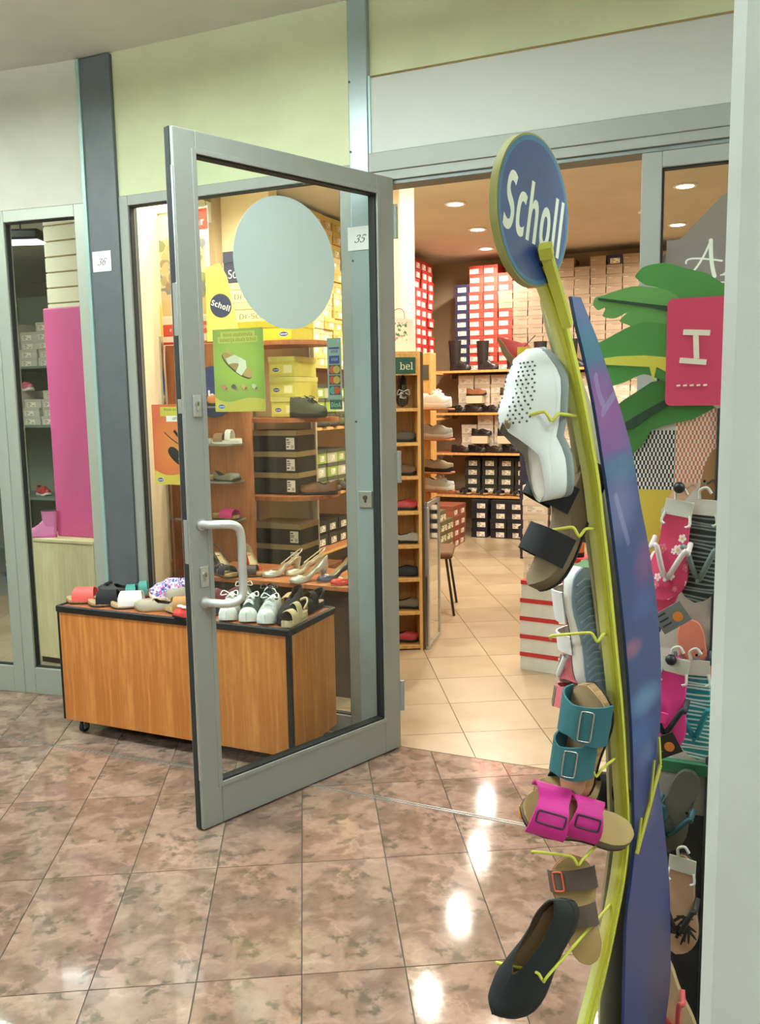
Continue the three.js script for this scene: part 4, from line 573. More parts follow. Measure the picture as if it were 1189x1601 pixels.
const bsand = { upper: smat(204, 182, 138, 0.8), footbed: smat(196, 172, 128, 0.8), sole: smat(206, 186, 146, 0.8), outsole: smat(206, 186, 146, 0.8), straps: [[0.5, 0.04, 0.068], [0.76, 0.045, 0.05]], heel: 0.032, fore: 0.024, L: 0.24 };
place(sandalSport('walking_sandal', 'beige walking sandal with heel strap at the front right corner of the table', bsand), [-0.335, TY, 0.335], deg(2)).scale.set(0.66, 1, 0.9);
place(sandalSport('walking_sandal', 'black walking sandal at the right end of the table', { ...bsand, upper: suedeBlack, sole: soleBlack, outsole: soleBlack, footbed: smat(150, 130, 90, 0.8) }), [-0.37, TY, 0.125], deg(-4)).scale.set(0.75, 1, 0.85);

// ---------------------------------------------------------------- high heels on the window platform (top y = 0.63)
place(pump('slingback_heel', 'silver slingback heel on the window platform', { upper: silverL, sling: true, heel: 0.085 }), [-0.93, 0.63, -0.58], deg(-38));
place(pump('slingback_heel', 'champagne slingback heel behind the silver one', { upper: std(SRGB(216, 200, 168), 0.3, 0.4), sling: true, heel: 0.085, mir: -1 }), [-0.83, 0.63, -0.66], deg(-44));
place(pump('court_shoe', 'silver court shoe in front on the window platform', { upper: silverL, heel: 0.07 }), [-0.715, 0.63, -0.5], deg(-34));
place(pump('court_shoe', 'navy blue patent court shoe on the window platform', { upper: navyL, heel: 0.075 }), [-0.585, 0.63, -0.57], deg(-36));
place(pump('court_shoe', 'red patent court shoe near the post', { upper: redP, heel: 0.04 }), [-0.475, 0.63, -0.52], deg(-40));
place(pump('court_shoe', 'orange-red patent heel left on the window platform', { upper: smat(206, 60, 40, 0.25, { clearcoat: 0.7 }), heel: 0.08 }), [-1.17, 0.63, -0.66], deg(48));
place(pump('strap_heel', 'black strappy heel left of the orange-red heel', { upper: leatherBlack, sling: true, heel: 0.08 }), [-1.33, 0.63, -0.6], deg(60));
place(slide('slide_sandal', 'brown toe-loop mule at the front of the window platform', { upper: smat(60, 44, 38, 0.6), straps: [[0.7, 0.07, 0.045]], footbed: smat(170, 116, 70, 0.7), heel: 0.02 }), [-1.05, 0.63, -0.53], deg(-70));
place(slide('slide_sandal', 'dark flat sandal next to the orange-red heel', { upper: smat(38, 40, 60, 0.6), straps: [[0.66, 0.05, 0.045], [0.4, 0.02, 0.05]], heel: 0.016 }), [-1.25, 0.63, -0.47], deg(70));
// sandals on the clear plates of the brown panel (plates at 0.86, 1.1, 1.33, 1.56)
place(slide('strap_sandal', 'white and yellow sandal pair member on the upper clear plate', { upper: whiteL, straps: [[0.45, 0.03, 0.055], [0.74, 0.034, 0.045, 0.2, 0, smat(214, 206, 80, 0.5)]], sole: whiteL, outsole: whiteL, L: 0.22 }), [-1.74, 1.343, -0.955], deg(-80));
place(slide('strap_sandal', 'white sandal with brown panel on the upper clear plate', { upper: whiteL, straps: [[0.4, 0.03, 0.06], [0.7, 0.05, 0.048, 0.2, 0, smat(140, 110, 84, 0.6)]], sole: whiteL, outsole: whiteL, L: 0.2 }), [-1.51, 1.343, -0.955], deg(-82));
place(slide('strap_sandal', 'grey-green strappy sandal on the middle clear plate', { upper: smat(140, 150, 136, 0.6), straps: [[0.45, 0.03, 0.055], [0.74, 0.04, 0.045]], L: 0.22 }), [-1.72, 1.113, -0.955], deg(-78));
place(lowShoe('ballerina', 'grey flat shoe on the middle clear plate', { upper: smat(120, 116, 104, 0.5), L: 0.2, lo: 0.4, sole: 0.01, H: [[0, 0.05], [0.3, 0.042], [0.6, 0.045], [0.85, 0.04], [1, 0.018]] }), [-1.52, 1.113, -0.955], deg(84));
place(lowShoe('loafer', 'copper shiny loafer on the top clear plate', { upper: std(SRGB(190, 120, 70), 0.35, 0.4), L: 0.21, lo: 0.5 }), [-1.53, 1.573, -0.955], deg(-82));
place(slide('slide_sandal', 'cream slide on the top clear plate under the blue sign', { upper: smat(220, 200, 160, 0.6), L: 0.21 }), [-1.75, 1.573, -0.955], deg(-84));
place(slide('slide_sandal', 'magenta slide on the lowest clear plate', { upper: smat(206, 50, 128, 0.5), L: 0.21 }), [-1.54, 0.873, -0.955], deg(80));
// walking shoes on the rack shelf and the left wall shelves
place(lowShoe('walking_shoe', 'large dark olive walking shoe on the rack shelf below the yellow boxes', { upper: smat(78, 78, 62, 0.8), soleMat: soleBlack, sole: 0.03, lo: 0.8, L: 0.29, laces: soleBlack, H: [[0, 0.1], [0.2, 0.105], [0.45, 0.1], [0.62, 0.075], [0.8, 0.055], [1, 0.025]] }), [-1.1, 1.489, -1.255], deg(80));
place(lowShoe('loafer', 'brown and orange loafer on the lower rack shelf', { upper: smat(128, 84, 50, 0.5), L: 0.26, lo: 0.5 }), [-1.12, 0.992, -1.4], deg(-75));
for (let i = 0; i < 6; i++) { place(lowShoe('walking_shoe', 'dark walking shoe on the left wall shelf at chest height, number ' + ['one', 'two', 'three', 'four', 'five', 'six'][i] + ' from the window', { upper: smat(70 + i * 6, 66 + i * 4, 54, 0.7), lo: 0.66, laces: smat(50, 46, 40, 0.7), group: 'walking shoes on the left wall' }), [-1.965, LY[2] + 0.001, -2.58 - i * 0.2], deg(86)); place(lowShoe('walking_shoe', 'brown walking shoe on the lower left wall shelf, number ' + ['one', 'two', 'three', 'four', 'five', 'six'][i] + ' from the window', { upper: smat(92 - i * 5, 74 - i * 3, 56, 0.7), lo: 0.6, saddle: smat(60, 46, 34, 0.6), group: 'brown shoes on the left wall' }), [-1.965, LY[1] + 0.001, -2.58 - i * 0.2], deg(86)); }

// ---------------------------------------------------------------- back shelves: boots, loafers, sandals
const bt = boot('ankle_boot', 'black boot on the top back shelf, leftmost in front of the navy boxes', { upper: leatherBlack, L: 0.27, W: 0.11, shaft: 0.27, group: 'black boots on the top back shelf' }); place(bt, [-1.69, SHY[0] + 0.001, -6.05], deg(80));
[[-1.36, 0.96], [-1.02, 0.8], [-0.7, 0.86], [-0.36, 0.9]].forEach(([x, k], i) => { const c = dup(bt, [x, SHY[0] + 0.001, -6.05], deg(82), 'black boot on the top back shelf, ' + ['second', 'third', 'fourth', 'fifth'][i] + ' from the left'); c.scale.set(0.9, k, 0.95); });
const lf = [lowShoe('loafer', 'dark loafer on the second back shelf', { upper: leatherBlack, lo: 0.5, L: 0.26, saddle: soleBlack, group: 'loafers on the second back shelf' }), lowShoe('loafer', 'dark brown loafer on the second back shelf', { upper: smat(52, 40, 34, 0.4), lo: 0.5, L: 0.26, group: 'loafers on the second back shelf' })];
const ORD = ['first', 'second', 'third', 'fourth', 'fifth', 'sixth', 'seventh', 'eighth', 'ninth', 'tenth', 'eleventh', 'twelfth', 'thirteenth', 'fourteenth'];
for (let i = 0; i < 10; i++) { const x = -1.74 + i * 0.2; const l = ORD[i] + ' dark shoe from the left on the second back shelf'; if (i < 2) { place(lf[i], [x, SHY[1] + 0.001, -6.06], deg(68)); lf[i].userData.label = l; } else dup(lf[i % 2], [x, SHY[1] + 0.001, -6.06], deg(68 + jit(8)), l); }
for (let i = 0; i < 10; i++) { const x = -1.7 + i * 0.2; dup(lf[(i + 1) % 2], [x, SHY[2] + 0.001, -6.06], deg(66 + jit(8)), ORD[i] + ' dark shoe from the left on the third back shelf', 'shoes on the third back shelf'); }
const cl = slide('slide_sandal', 'dark sandal with bright buckle on the lowest back shelf', { upper: smat(44, 40, 36, 0.6), straps: [[0.45, 0.035, 0.055], [0.72, 0.04, 0.048]], group: 'sandals on the lowest back shelf' });
for (let i = 0; i < 10; i++) { const x = -1.66 + i * 0.2, l = ORD[i] + ' dark sandal from the left on the lowest back shelf'; if (!i) { place(cl, [x, SHY[3] + 0.001, -6.06], deg(66)); cl.userData.label = l; } else dup(cl, [x, SHY[3] + 0.001, -6.06], deg(66 + jit(8)), l); }
// single shoes standing on the box stacks of the second and third shelf
[['loafer', 'tan moccasin displayed on the cream boxes below the boots', smat(150, 92, 56, 0.6), -1.52, SHY[1]], ['loafer', 'dark brown moccasin displayed on the cream boxes below the boots', smat(84, 56, 40, 0.6), -1.12, SHY[1]], ['laced_shoe', 'black laced shoe displayed on the boxes of the third shelf, left one', leatherBlack, -1.46, SHY[2]], ['laced_shoe', 'black buckled shoe displayed on the boxes of the third shelf, right one', leatherBlack, -1.15, SHY[2]]].forEach(([n, l, m, x, y]) => { const b = thing('display_block', 'cream block under the ' + l.split(' displayed')[0], 'block', [x, y, -6.1]); part('block', rbox(-0.095, 0.095, 0.105, 0.19, -0.05, 0.08, 0.003), smat(214, 192, 160, 0.7), b); place(lowShoe(n, l, { upper: m, lo: 0.52, L: 0.25 }), [x + 0.01, y + 0.191, -6.085], deg(86)).scale.set(0.85, 1, 1); });

// ================================================================ inside the door: shoe cabinet, panel, mirror, chair, stacks
{
  const t = thing('shoe_cabinet', 'narrow beech shoe cabinet with a green sign at the top', 'cabinet', [-0.437, 0, -1.485], TA); const w = 0.36, d = 0.28, H = 1.885;
  part('side_panel', box(-0.018, 0, 0, H, -d, 0), M.beech, t); part('side_panel', box(-w, -w + 0.018, 0, H, -d, 0), M.beech, t); part('back_panel', box(-w + 0.018, -0.018, 0, H, -d, -d + 0.01), M.beech, t); part('top_panel', box(-w + 0.018, -0.018, H - 0.018, H, -d + 0.01, 0), M.beech, t); part('header_board', box(-w + 0.018, -0.018, 1.74, H - 0.018, -0.016, -0.002), M.beech, t);
  for (const y of [0.03, 0.251, 0.466, 0.68, 0.895, 1.116, 1.327, 1.54]) part('shelf_board', box(-w + 0.018, -0.018, y - 0.02, y, -d + 0.01, -0.004), M.beech, t);
  part('side_rail', rbox(0.001, 0.02, 0, H, -0.07, -0.01, 0.004), smat(96, 74, 44, 0.6), t);
  const s = part('green_sign', rbox(-w + 0.03, -0.03, 1.75, 1.85, -0.002, 0.004, 0.001), smat(34, 78, 58, 0.5), t);
  part('lettering', new THREE.PlaneGeometry(0.2, 0.085).translate(-0.135, 1.8, 0.0046), std(0xffffff, 0.5, 0, { map: canvasTex(320, 136, (c, W, H2) => { c.fillStyle = '#224e3a'; c.fillRect(0, 0, W, H2); c.fillStyle = '#dcd6ae'; c.font = '92px serif'; c.textAlign = 'right'; c.fillText('bel', 306, 108); }) }), s);
}
function inCab(x, y, z) { const v = V(x, y, z).applyAxisAngle(V(0, 1, 0), TA); return [v.x - 0.437, v.y, v.z - 1.485]; }
{ const t = place(lowShoe('laced_shoe', 'black patent shoe hung upright under the green sign', { upper: smat(22, 22, 24, 0.2, { clearcoat: 0.8, clearcoatRoughness: 0.1 }), laces: smat(170, 170, 165, 0.5), L: 0.2, W: 0.08, lo: 0.6 }), inCab(-0.11, 1.645, -0.06)); t.rotation.order = 'YXZ'; t.rotation.set(Math.PI / 2, TA, 0); }
[[1.327, 'olive flat shoe on the cabinet shelf below the patent shoe', smat(92, 84, 66, 0.7), -0.1], [1.116, 'brown woven shoe on the cabinet shelf at chest height', smat(122, 92, 60, 0.75), -0.1], [0.895, 'red flat shoe on the middle cabinet shelf', smat(190, 52, 56, 0.5), -0.09], [0.68, 'light grey loafer sticking out of the cabinet', smat(176, 170, 156, 0.7), -0.06], [0.466, 'black slip-on on the low cabinet shelf', smat(34, 34, 34, 0.6), -0.09], [0.251, 'grey-brown studded sandal on the second lowest cabinet shelf', smat(130, 112, 90, 0.7), -0.07], [0.03, 'red pump on the bottom cabinet shelf', smat(196, 54, 60, 0.45), -0.1]].forEach(([y, l, m, x]) => place(lowShoe('flat_shoe', l, { upper: m, L: 0.225, W: 0.085, lo: 0.46, H: [[0, 0.06], [0.3, 0.05], [0.6, 0.052], [0.85, 0.042], [1, 0.018]] }), inCab(x - 0.02, y + 0.001, -0.11), TA + deg(82)));
{ const t = thing('shoe_display_board', 'beech board with small shoe plates right of the cabinet', 'board', [-0.6, 0, -1.95]); part('board', rbox(-0.05, 0.055, 0, 1.9, -0.12, 0, 0.004), M.beech, t); part('small_picture', box(-0.005, 0.045, 1.72, 1.82, 0.0, 0.003), smat(70, 74, 62, 0.5), t); part('notice', box(-0.03, 0.04, 1.64, 1.7, 0.0, 0.002), smat(206, 164, 100, 0.6), t);
  for (const y of [1.53, 1.33, 1.11, 0.985]) part('shoe_plate', rbox(-0.04, 0.23, y - 0.012, y, 0.0, 0.11, 0.004), M.brownWood, t); }
place(lowShoe('trainer', 'white trainer on the top plate right of the cabinet', { upper: whiteL, soleMat: soleWhite, laces: soleWhite, sole: 0.034, lo: 0.66, L: 0.25 }), [-0.475, 1.531, -1.89], deg(86)).scale.set(0.8, 1, 0.85);
place(lowShoe('trainer', 'grey trainer on the second plate right of the cabinet', { upper: greyS, soleMat: smat(190, 180, 166, 0.7), lo: 0.6, sole: 0.03, L: 0.25 }), [-0.47, 1.331, -1.89], deg(86)).scale.set(0.8, 1, 0.85);
place(lowShoe('trainer', 'taupe suede trainer on the third plate right of the cabinet', { upper: smat(152, 136, 112, 0.8), soleMat: soleBlack, lo: 0.7, sole: 0.03, L: 0.25 }), [-0.465, 1.111, -1.89], deg(86)).scale.set(0.8, 0.85, 0.85);
place(lowShoe('trainer', 'silver grey trainer on the lowest plate right of the cabinet', { upper: smat(196, 200, 196, 0.5), soleMat: soleWhite, laces: soleWhite, lo: 0.6, sole: 0.034, L: 0.25 }), [-0.46, 0.986, -1.89], deg(86)).scale.set(0.8, 0.85, 0.85);
{ const t = thing('floor_mirror', 'low silver framed floor mirror beside the cabinet', 'mirror', [-0.402, 0, -1.5], deg(8)); const L = 0.36, H = 0.95; part('backing', box(-0.018, -0.006, 0.02, H, -L, 0), smat(150, 120, 80, 0.7), t); part('glass', box(-0.006, -0.003, 0.03, H - 0.02, -L + 0.03, -0.03), std(SRGB(225, 225, 220), 0.05, 1), t); for (const [a, b, c, d] of [[0, 0.03, -L, 0], [H - 0.03, H, -L, 0], [0.03, H - 0.03, -0.03, 0], [0.03, H - 0.03, -L, -L + 0.03]]) part('frame_bar', rbox(-0.022, 0.004, a, b, c, d, 0.003), M.satin, t); }
{ const t = thing('visitor_chair', 'brown upholstered chair with dark metal legs behind the mirror', 'chair', [-0.81, 0, -2.52], deg(106)); part('seat', rbox(-0.21, 0.21, 0.42, 0.475, -0.2, 0.22, 0.026), smat(104, 74, 48, 0.85), t); const b = rbox(-0.2, 0.2, 0.6, 0.84, -0.03, 0.015, 0.02); b.rotateX(-0.18); b.translate(0, 0.02, -0.08); part('backrest', b, smat(104, 74, 48, 0.85), t);
  for (const [x, z] of [[-0.19, 0.2], [0.19, 0.2], [-0.2, -0.2], [0.2, -0.2]]) part('leg', rod([x * 0.92, 0.42, z * 0.85], [x * 1.12, 0.0, z * 1.14], 0.0095), M.dark, t); for (const x of [-0.17, 0.17]) part('back_support', tube([[x, 0.43, -0.17], [x, 0.56, -0.22], [x, 0.8, -0.25]], 0.009, 14, 8), M.dark, t); }
boxKind('mixed', 'printed_shoe_box', 'printed shoe box in the low pile on the floor at the left', 0.2, 0.11, 0.3, SRGB(150, 140, 96), SRGB(120, 104, 70), { print: [0.17, 0.06, 0, 0.036, canvasTex(256, 96, (c, w, h) => { c.fillStyle = '#d8cfa8'; c.fillRect(0, 0, w, h); const r = mulberry(3), pal = ['#6a8a4a', '#a8603a', '#5a7a8a', '#e8e0c8', '#4a5a3a']; for (let i = 0; i < 26; i++) blob(c, r() * w, r() * h, 8 + r() * 20, 8 + r() * 16, 0, pal[Math.floor(r() * 5)]); })], group: 'printed boxes on the floor' });
boxKind('mixedred', 'printed_shoe_box', 'rust coloured shoe box at the far end of the low floor pile', 0.2, 0.11, 0.3, SRGB(170, 92, 60), SRGB(150, 80, 54), { label: [0.1, 0.05, 0, 0.035, LT], group: 'rust boxes on the floor' });
for (let c = 0; c < 7; c++) for (let r = 0; r < 4; r++) { if (r === 3 && c % 3 === 1) continue; putBox(c > 4 ? 'mixedred' : 'mixed', -1.48 + jit(0.02), 0.001 + r * 0.1105, -4.22 - c * 0.208, Math.PI / 2 + jit(0.03), (c > 4 ? 'rust' : 'printed') + ' shoe box in the low floor pile, ' + ORD[c] + ' column from the front, ' + ORD[r] + ' up'); }
place(lowShoe('walking_shoe', 'tan walking shoe on the low floor pile', { upper: tanL, lo: 0.6, laces: smat(90, 70, 50, 0.7), sole: 0.03 }), [-1.62, 0.445, -4.25], deg(76));
boxKind('navystack', 'navy_shoe_box', 'navy shoe box in the stack on the floor left of the red-lid boxes', 0.21, 0.108, 0.3, SRGB(36, 34, 58), SRGB(30, 28, 52), { label: [0.02, 0.014, 0.06, 0.03], group: 'navy stack on the floor' });
for (let r = 0; r < 10; r++) putBox('navystack', -0.55 + jit(0.02), 0.001 + r * 0.1085, -4.75 + jit(0.02), jit(0.08), 'navy shoe box in the free stack on the floor, ' + ORD[r] + ' from the bottom');
boxKind('redlid', 'white_shoe_box', 'white shoe box with red lid', 0.285, 0.107, 0.19, SRGB(226, 220, 206), SRGB(200, 48, 42), { lidH: 0.024, group: 'white boxes with red lids' });
BK.redlid.parts.push(['paper_label', new THREE.BoxGeometry(0.04, 0.016, 0.001).translate(0.115, 0.095, 0.0006), smat(236, 230, 220, 0.6)]);
for (let r = 0; r < 5; r++) putBox('redlid', 0.383 + jit(0.008), 0.001 + r * 0.1075, -1.295, deg(-7) + jit(0.03), 'white shoe box with red lid in the stack by the door, ' + ['bottom one', 'second from the floor', 'middle one', 'fourth from the floor', 'top one'][r]);
putBox('redlid', 0.46, 0.001, -1.52, deg(-7), 'white shoe box with red lid on the floor behind the front stack'); for (let r = 1; r < 6; r++) putBox('redlid', 0.46, 0.001 + r * 0.1075, -1.52, deg(-7), 'white shoe box with red lid in the rear stack, ' + ORD[r] + ' from the floor');
boxKind('greenst', 'green_shoe_box', 'green shoe box in the stack right of the red-lid boxes', 0.24, 0.107, 0.3, SRGB(34, 104, 60), SRGB(34, 110, 62), { label: [0.08, 0.05, -0.06, 0.05, LT], group: 'green boxes beside the red-lid boxes' });
for (let r = 0; r < 6; r++) putBox('greenst', 0.665 + jit(0.006), 0.001 + r * 0.1075, -1.27, deg(-7), 'green shoe box beside the red-lid stack, ' + ORD[r] + ' from the floor');
for (let r = 0; r < 9; r++) { putBox('lowcream', 0.02 + jit(0.01), 0.001 + r * 0.1065, -2.6, jit(0.05), 'cream shoe box in the tall stack behind the red lids, left column, ' + ORD[r] + ' up', 'tall cream stack left column'); putBox('lowcream', 0.22 + jit(0.01), 0.001 + r * 0.1065, -2.6, jit(0.05), 'cream shoe box in the tall stack behind the red lids, right column, ' + ORD[r] + ' up', 'tall cream stack right column'); }
place(slide('strap_sandal', 'brown sandal on the red-lid boxes, left of the pair', { upper: smat(116, 66, 52, 0.6), straps: [[0.45, 0.03, 0.06], [0.72, 0.04, 0.05, 0.2, 0, smat(150, 80, 70, 0.6)]], L: 0.18, W: 0.075, footbed: smat(110, 76, 52, 0.7) }), [0.31, 0.5395, -1.36], deg(10));
place(slide('strap_sandal', 'brown sandal on the red-lid boxes, right of the pair', { upper: smat(128, 74, 58, 0.6), straps: [[0.45, 0.03, 0.06], [0.72, 0.04, 0.05, 0.2, 0, smat(150, 80, 70, 0.6)]], L: 0.18, W: 0.075, footbed: smat(120, 84, 58, 0.7) }), [0.42, 0.5395, -1.37], deg(4));
place(lowShoe('flat_shoe', 'small orange and yellow shoe on the rear red-lid stack', { upper: smat(224, 112, 46, 0.55), toecap: smat(222, 176, 66, 0.55), L: 0.2, lo: 0.45 }), [0.46, 0.647, -1.57], deg(-76));

// ================================================================ neighbouring shop behind its glass
{ const t = thing('pedestal', 'pale wooden pedestal carrying the pink panel in the neighbouring shop', 'pedestal', [-2.37, 0, -0.52]); part('body', rbox(-0.24, 0.26, 0.04, 0.77, -0.17, 0.12, 0.004), M.paleWood, t); part('top', rbox(-0.25, 0.27, 0.77, 0.79, -0.18, 0.13, 0.004), M.paleWood, t); part('plinth', box(-0.22, 0.24, 0, 0.04, -0.15, 0.1), M.dark, t); }
{ const t = thing('pink_display', 'tall pink display board standing on the pale pedestal', 'display', [-2.28, 0.79, -0.5]); part('board', rbox(-0.2, 0.2, 0, 1.38, -0.05, 0.0, 0.01), smat(212, 88, 140, 0.5), t); part('side_fin', rbox(0.17, 0.2, 0, 1.36, -0.2, -0.05, 0.004), smat(212, 62, 128, 0.5), t); for (let i = 0; i < 6; i++) part('hook_tab', rbox(0.2, 0.215, 0.15 + i * 0.2, 0.22 + i * 0.2, -0.1, -0.06, 0.003), smat(220, 70, 140, 0.5), t); }
place(boot('rubber_boot', 'pink patterned child boot on the pale pedestal', { upper: smat(214, 120, 168, 0.4), soleMat: smat(200, 90, 150, 0.5), L: 0.19, W: 0.08, shaft: 0.1, sole: 0.014 }), [-2.53, 0.791, -0.44], deg(-70)).scale.set(0.9, 0.95, 0.9);
{ const t = thing('slat_column', 'cream slatwall column above the pink display board', 'column', [-2.62, 0, -0.9]); part('core', box(-0.2, 0.22, 0, 2.94, -0.2, -0.012), M.paleWood, t); for (let i = 0; i < 9; i++) part('slat', rbox(-0.2, 0.22, 2.06 + i * 0.098, 2.15 + i * 0.098, -0.012, 0.004, 0.004), smat(222, 216, 186, 0.6), t); }
{ const t = thing('hanging_tube_lamp', 'black lamp with white tube inside the neighbouring shop', 'light', [-3.12, 2.66, -1.0], deg(20)); part('housing', rbox(-0.2, 0.16, 0.03, 0.1, -0.09, 0.09, 0.02), M.black, t); part('tube', rbox(-0.19, 0.15, 0.018, 0.03, -0.075, 0.075, 0.004), std(0xffffff, 0.5, 0, { emissive: new THREE.Color(0.85, 0.93, 1.0), emissiveIntensity: 3 }), t); part('suspension', rod([0, 0.1, 0], [0, 0.29, 0], 0.006), M.black, t);
  const L = new THREE.RectAreaLight(new THREE.Color(0.9, 0.97, 0.95), 3, 0.33, 0.14); L.position.set(-0.02, 0.01, 0); L.rotation.x = -Math.PI / 2; t.add(L); }
{ const t = thing('ceiling_panel_light', 'small ceiling light panel over the neighbouring shop', 'light', [-3.65, 2.95, -0.32]); part('housing', rbox(-0.33, 0.33, -0.03, -0.001, -0.33, 0.33, 0.005), M.white, t); part('diffuser', box(-0.3, 0.3, -0.034, -0.0302, -0.3, 0.3), M.tubeGlow, t); const L = new THREE.RectAreaLight(NEXT_COLOR, 34, 0.6, 0.6); L.position.set(0, -0.04, 0); L.rotation.x = -Math.PI / 2; t.add(L); }
for (const [i, y] of [0.32, 0.78, 1.42, 1.93].entries()) { const t = thing('steel_shelf', 'grey shelf in the neighbouring shop, ' + ORD[i] + ' from the floor', 'shelf', [-4.1, y - 0.02, -2.4]); part('board', rbox(-0.9, 0.7, 0, 0.02, -0.3, 0.2, 0.003), smat(120, 128, 118, 0.5), t); }
{ const t = thing('rack_back_wall', 'grey-green back board behind the neighbouring shop shelves', 'panel', [-4.1, 0, -2.75]); part('board', box(-0.95, 0.75, 0, 2.6, -0.04, 0), smat(140, 146, 128, 0.8), t); for (const x of [-0.9, -0.1, 0.68]) part('upright', box(x, x + 0.02, 0, 2.6, 0.0, 0.03), M.satin, t); }
boxKind('nextbox', 'white_shoe_box', 'white shoe box in the neighbouring shop', 0.2, 0.075, 0.28, SRGB(214, 208, 190), SRGB(206, 200, 180), { lidH: 0.024, label: [0.1, 0.04, -0.02, 0.028, LT], group: 'white boxes in the neighbouring shop' });
for (const [y, rows, w] of [[1.931, 5, 'on the top shelf'], [1.421, 4, 'on the second shelf']]) for (let c = 0; c < 6; c++) for (let r = 0; r < rows - (c % 2); r++) putBox('nextbox', -4.66 + c * 0.215 + jit(0.02), y + r * 0.0755, -2.3 + jit(0.03), jit(0.06), 'white shoe box ' + w + ' next door, column ' + ORD[c] + ', ' + ORD[r] + ' up', 'white boxes ' + w + ' next door');
boxKind('nexttub', 'blue_shoe_box', 'blue shoe box near the floor of the neighbouring shop', 0.22, 0.1, 0.28, SRGB(58, 112, 140), SRGB(40, 84, 110), { label: [0.06, 0.04, 0, 0.03, LT], group: 'blue boxes next door' });
for (let c = 0; c < 4; c++) for (let r = 0; r < 4; r++) putBox(r % 2 ? 'nexttub' : 'nextbox', -4.2 + c * 0.23 + jit(0.02), 0.001 + r * (0.1), -1.75, jit(0.05), (r % 2 ? 'blue' : 'white') + ' shoe box piled on the floor next door, ' + ORD[c] + ' pile, ' + ORD[r] + ' layer', 'floor pile next door');
[[-4.72, 0.781, 'white trainer', whiteL], [-4.46, 0.781, 'red trainer', redP], [-4.2, 0.781, 'brown shoe', brownL], [-3.94, 0.781, 'grey trainer', greyS], [-4.58, 1.75, 'pink shoe', smat(220, 110, 130, 0.5)], [-4.72, 0.321, 'dark olive shoe', olive], [-4.46, 0.321, 'black trainer', suedeBlack], [-4.2, 0.321, 'tan shoe', tanL]].forEach(([x, y, n, m]) => { if (y === 1.75) y = 1.421 + 4 * 0.0755; place(lowShoe('flat_shoe', n + ' on a shelf of the neighbouring shop', { upper: m, L: 0.22, soleMat: soleWhite }), [x, y, -2.38], deg(70)); });

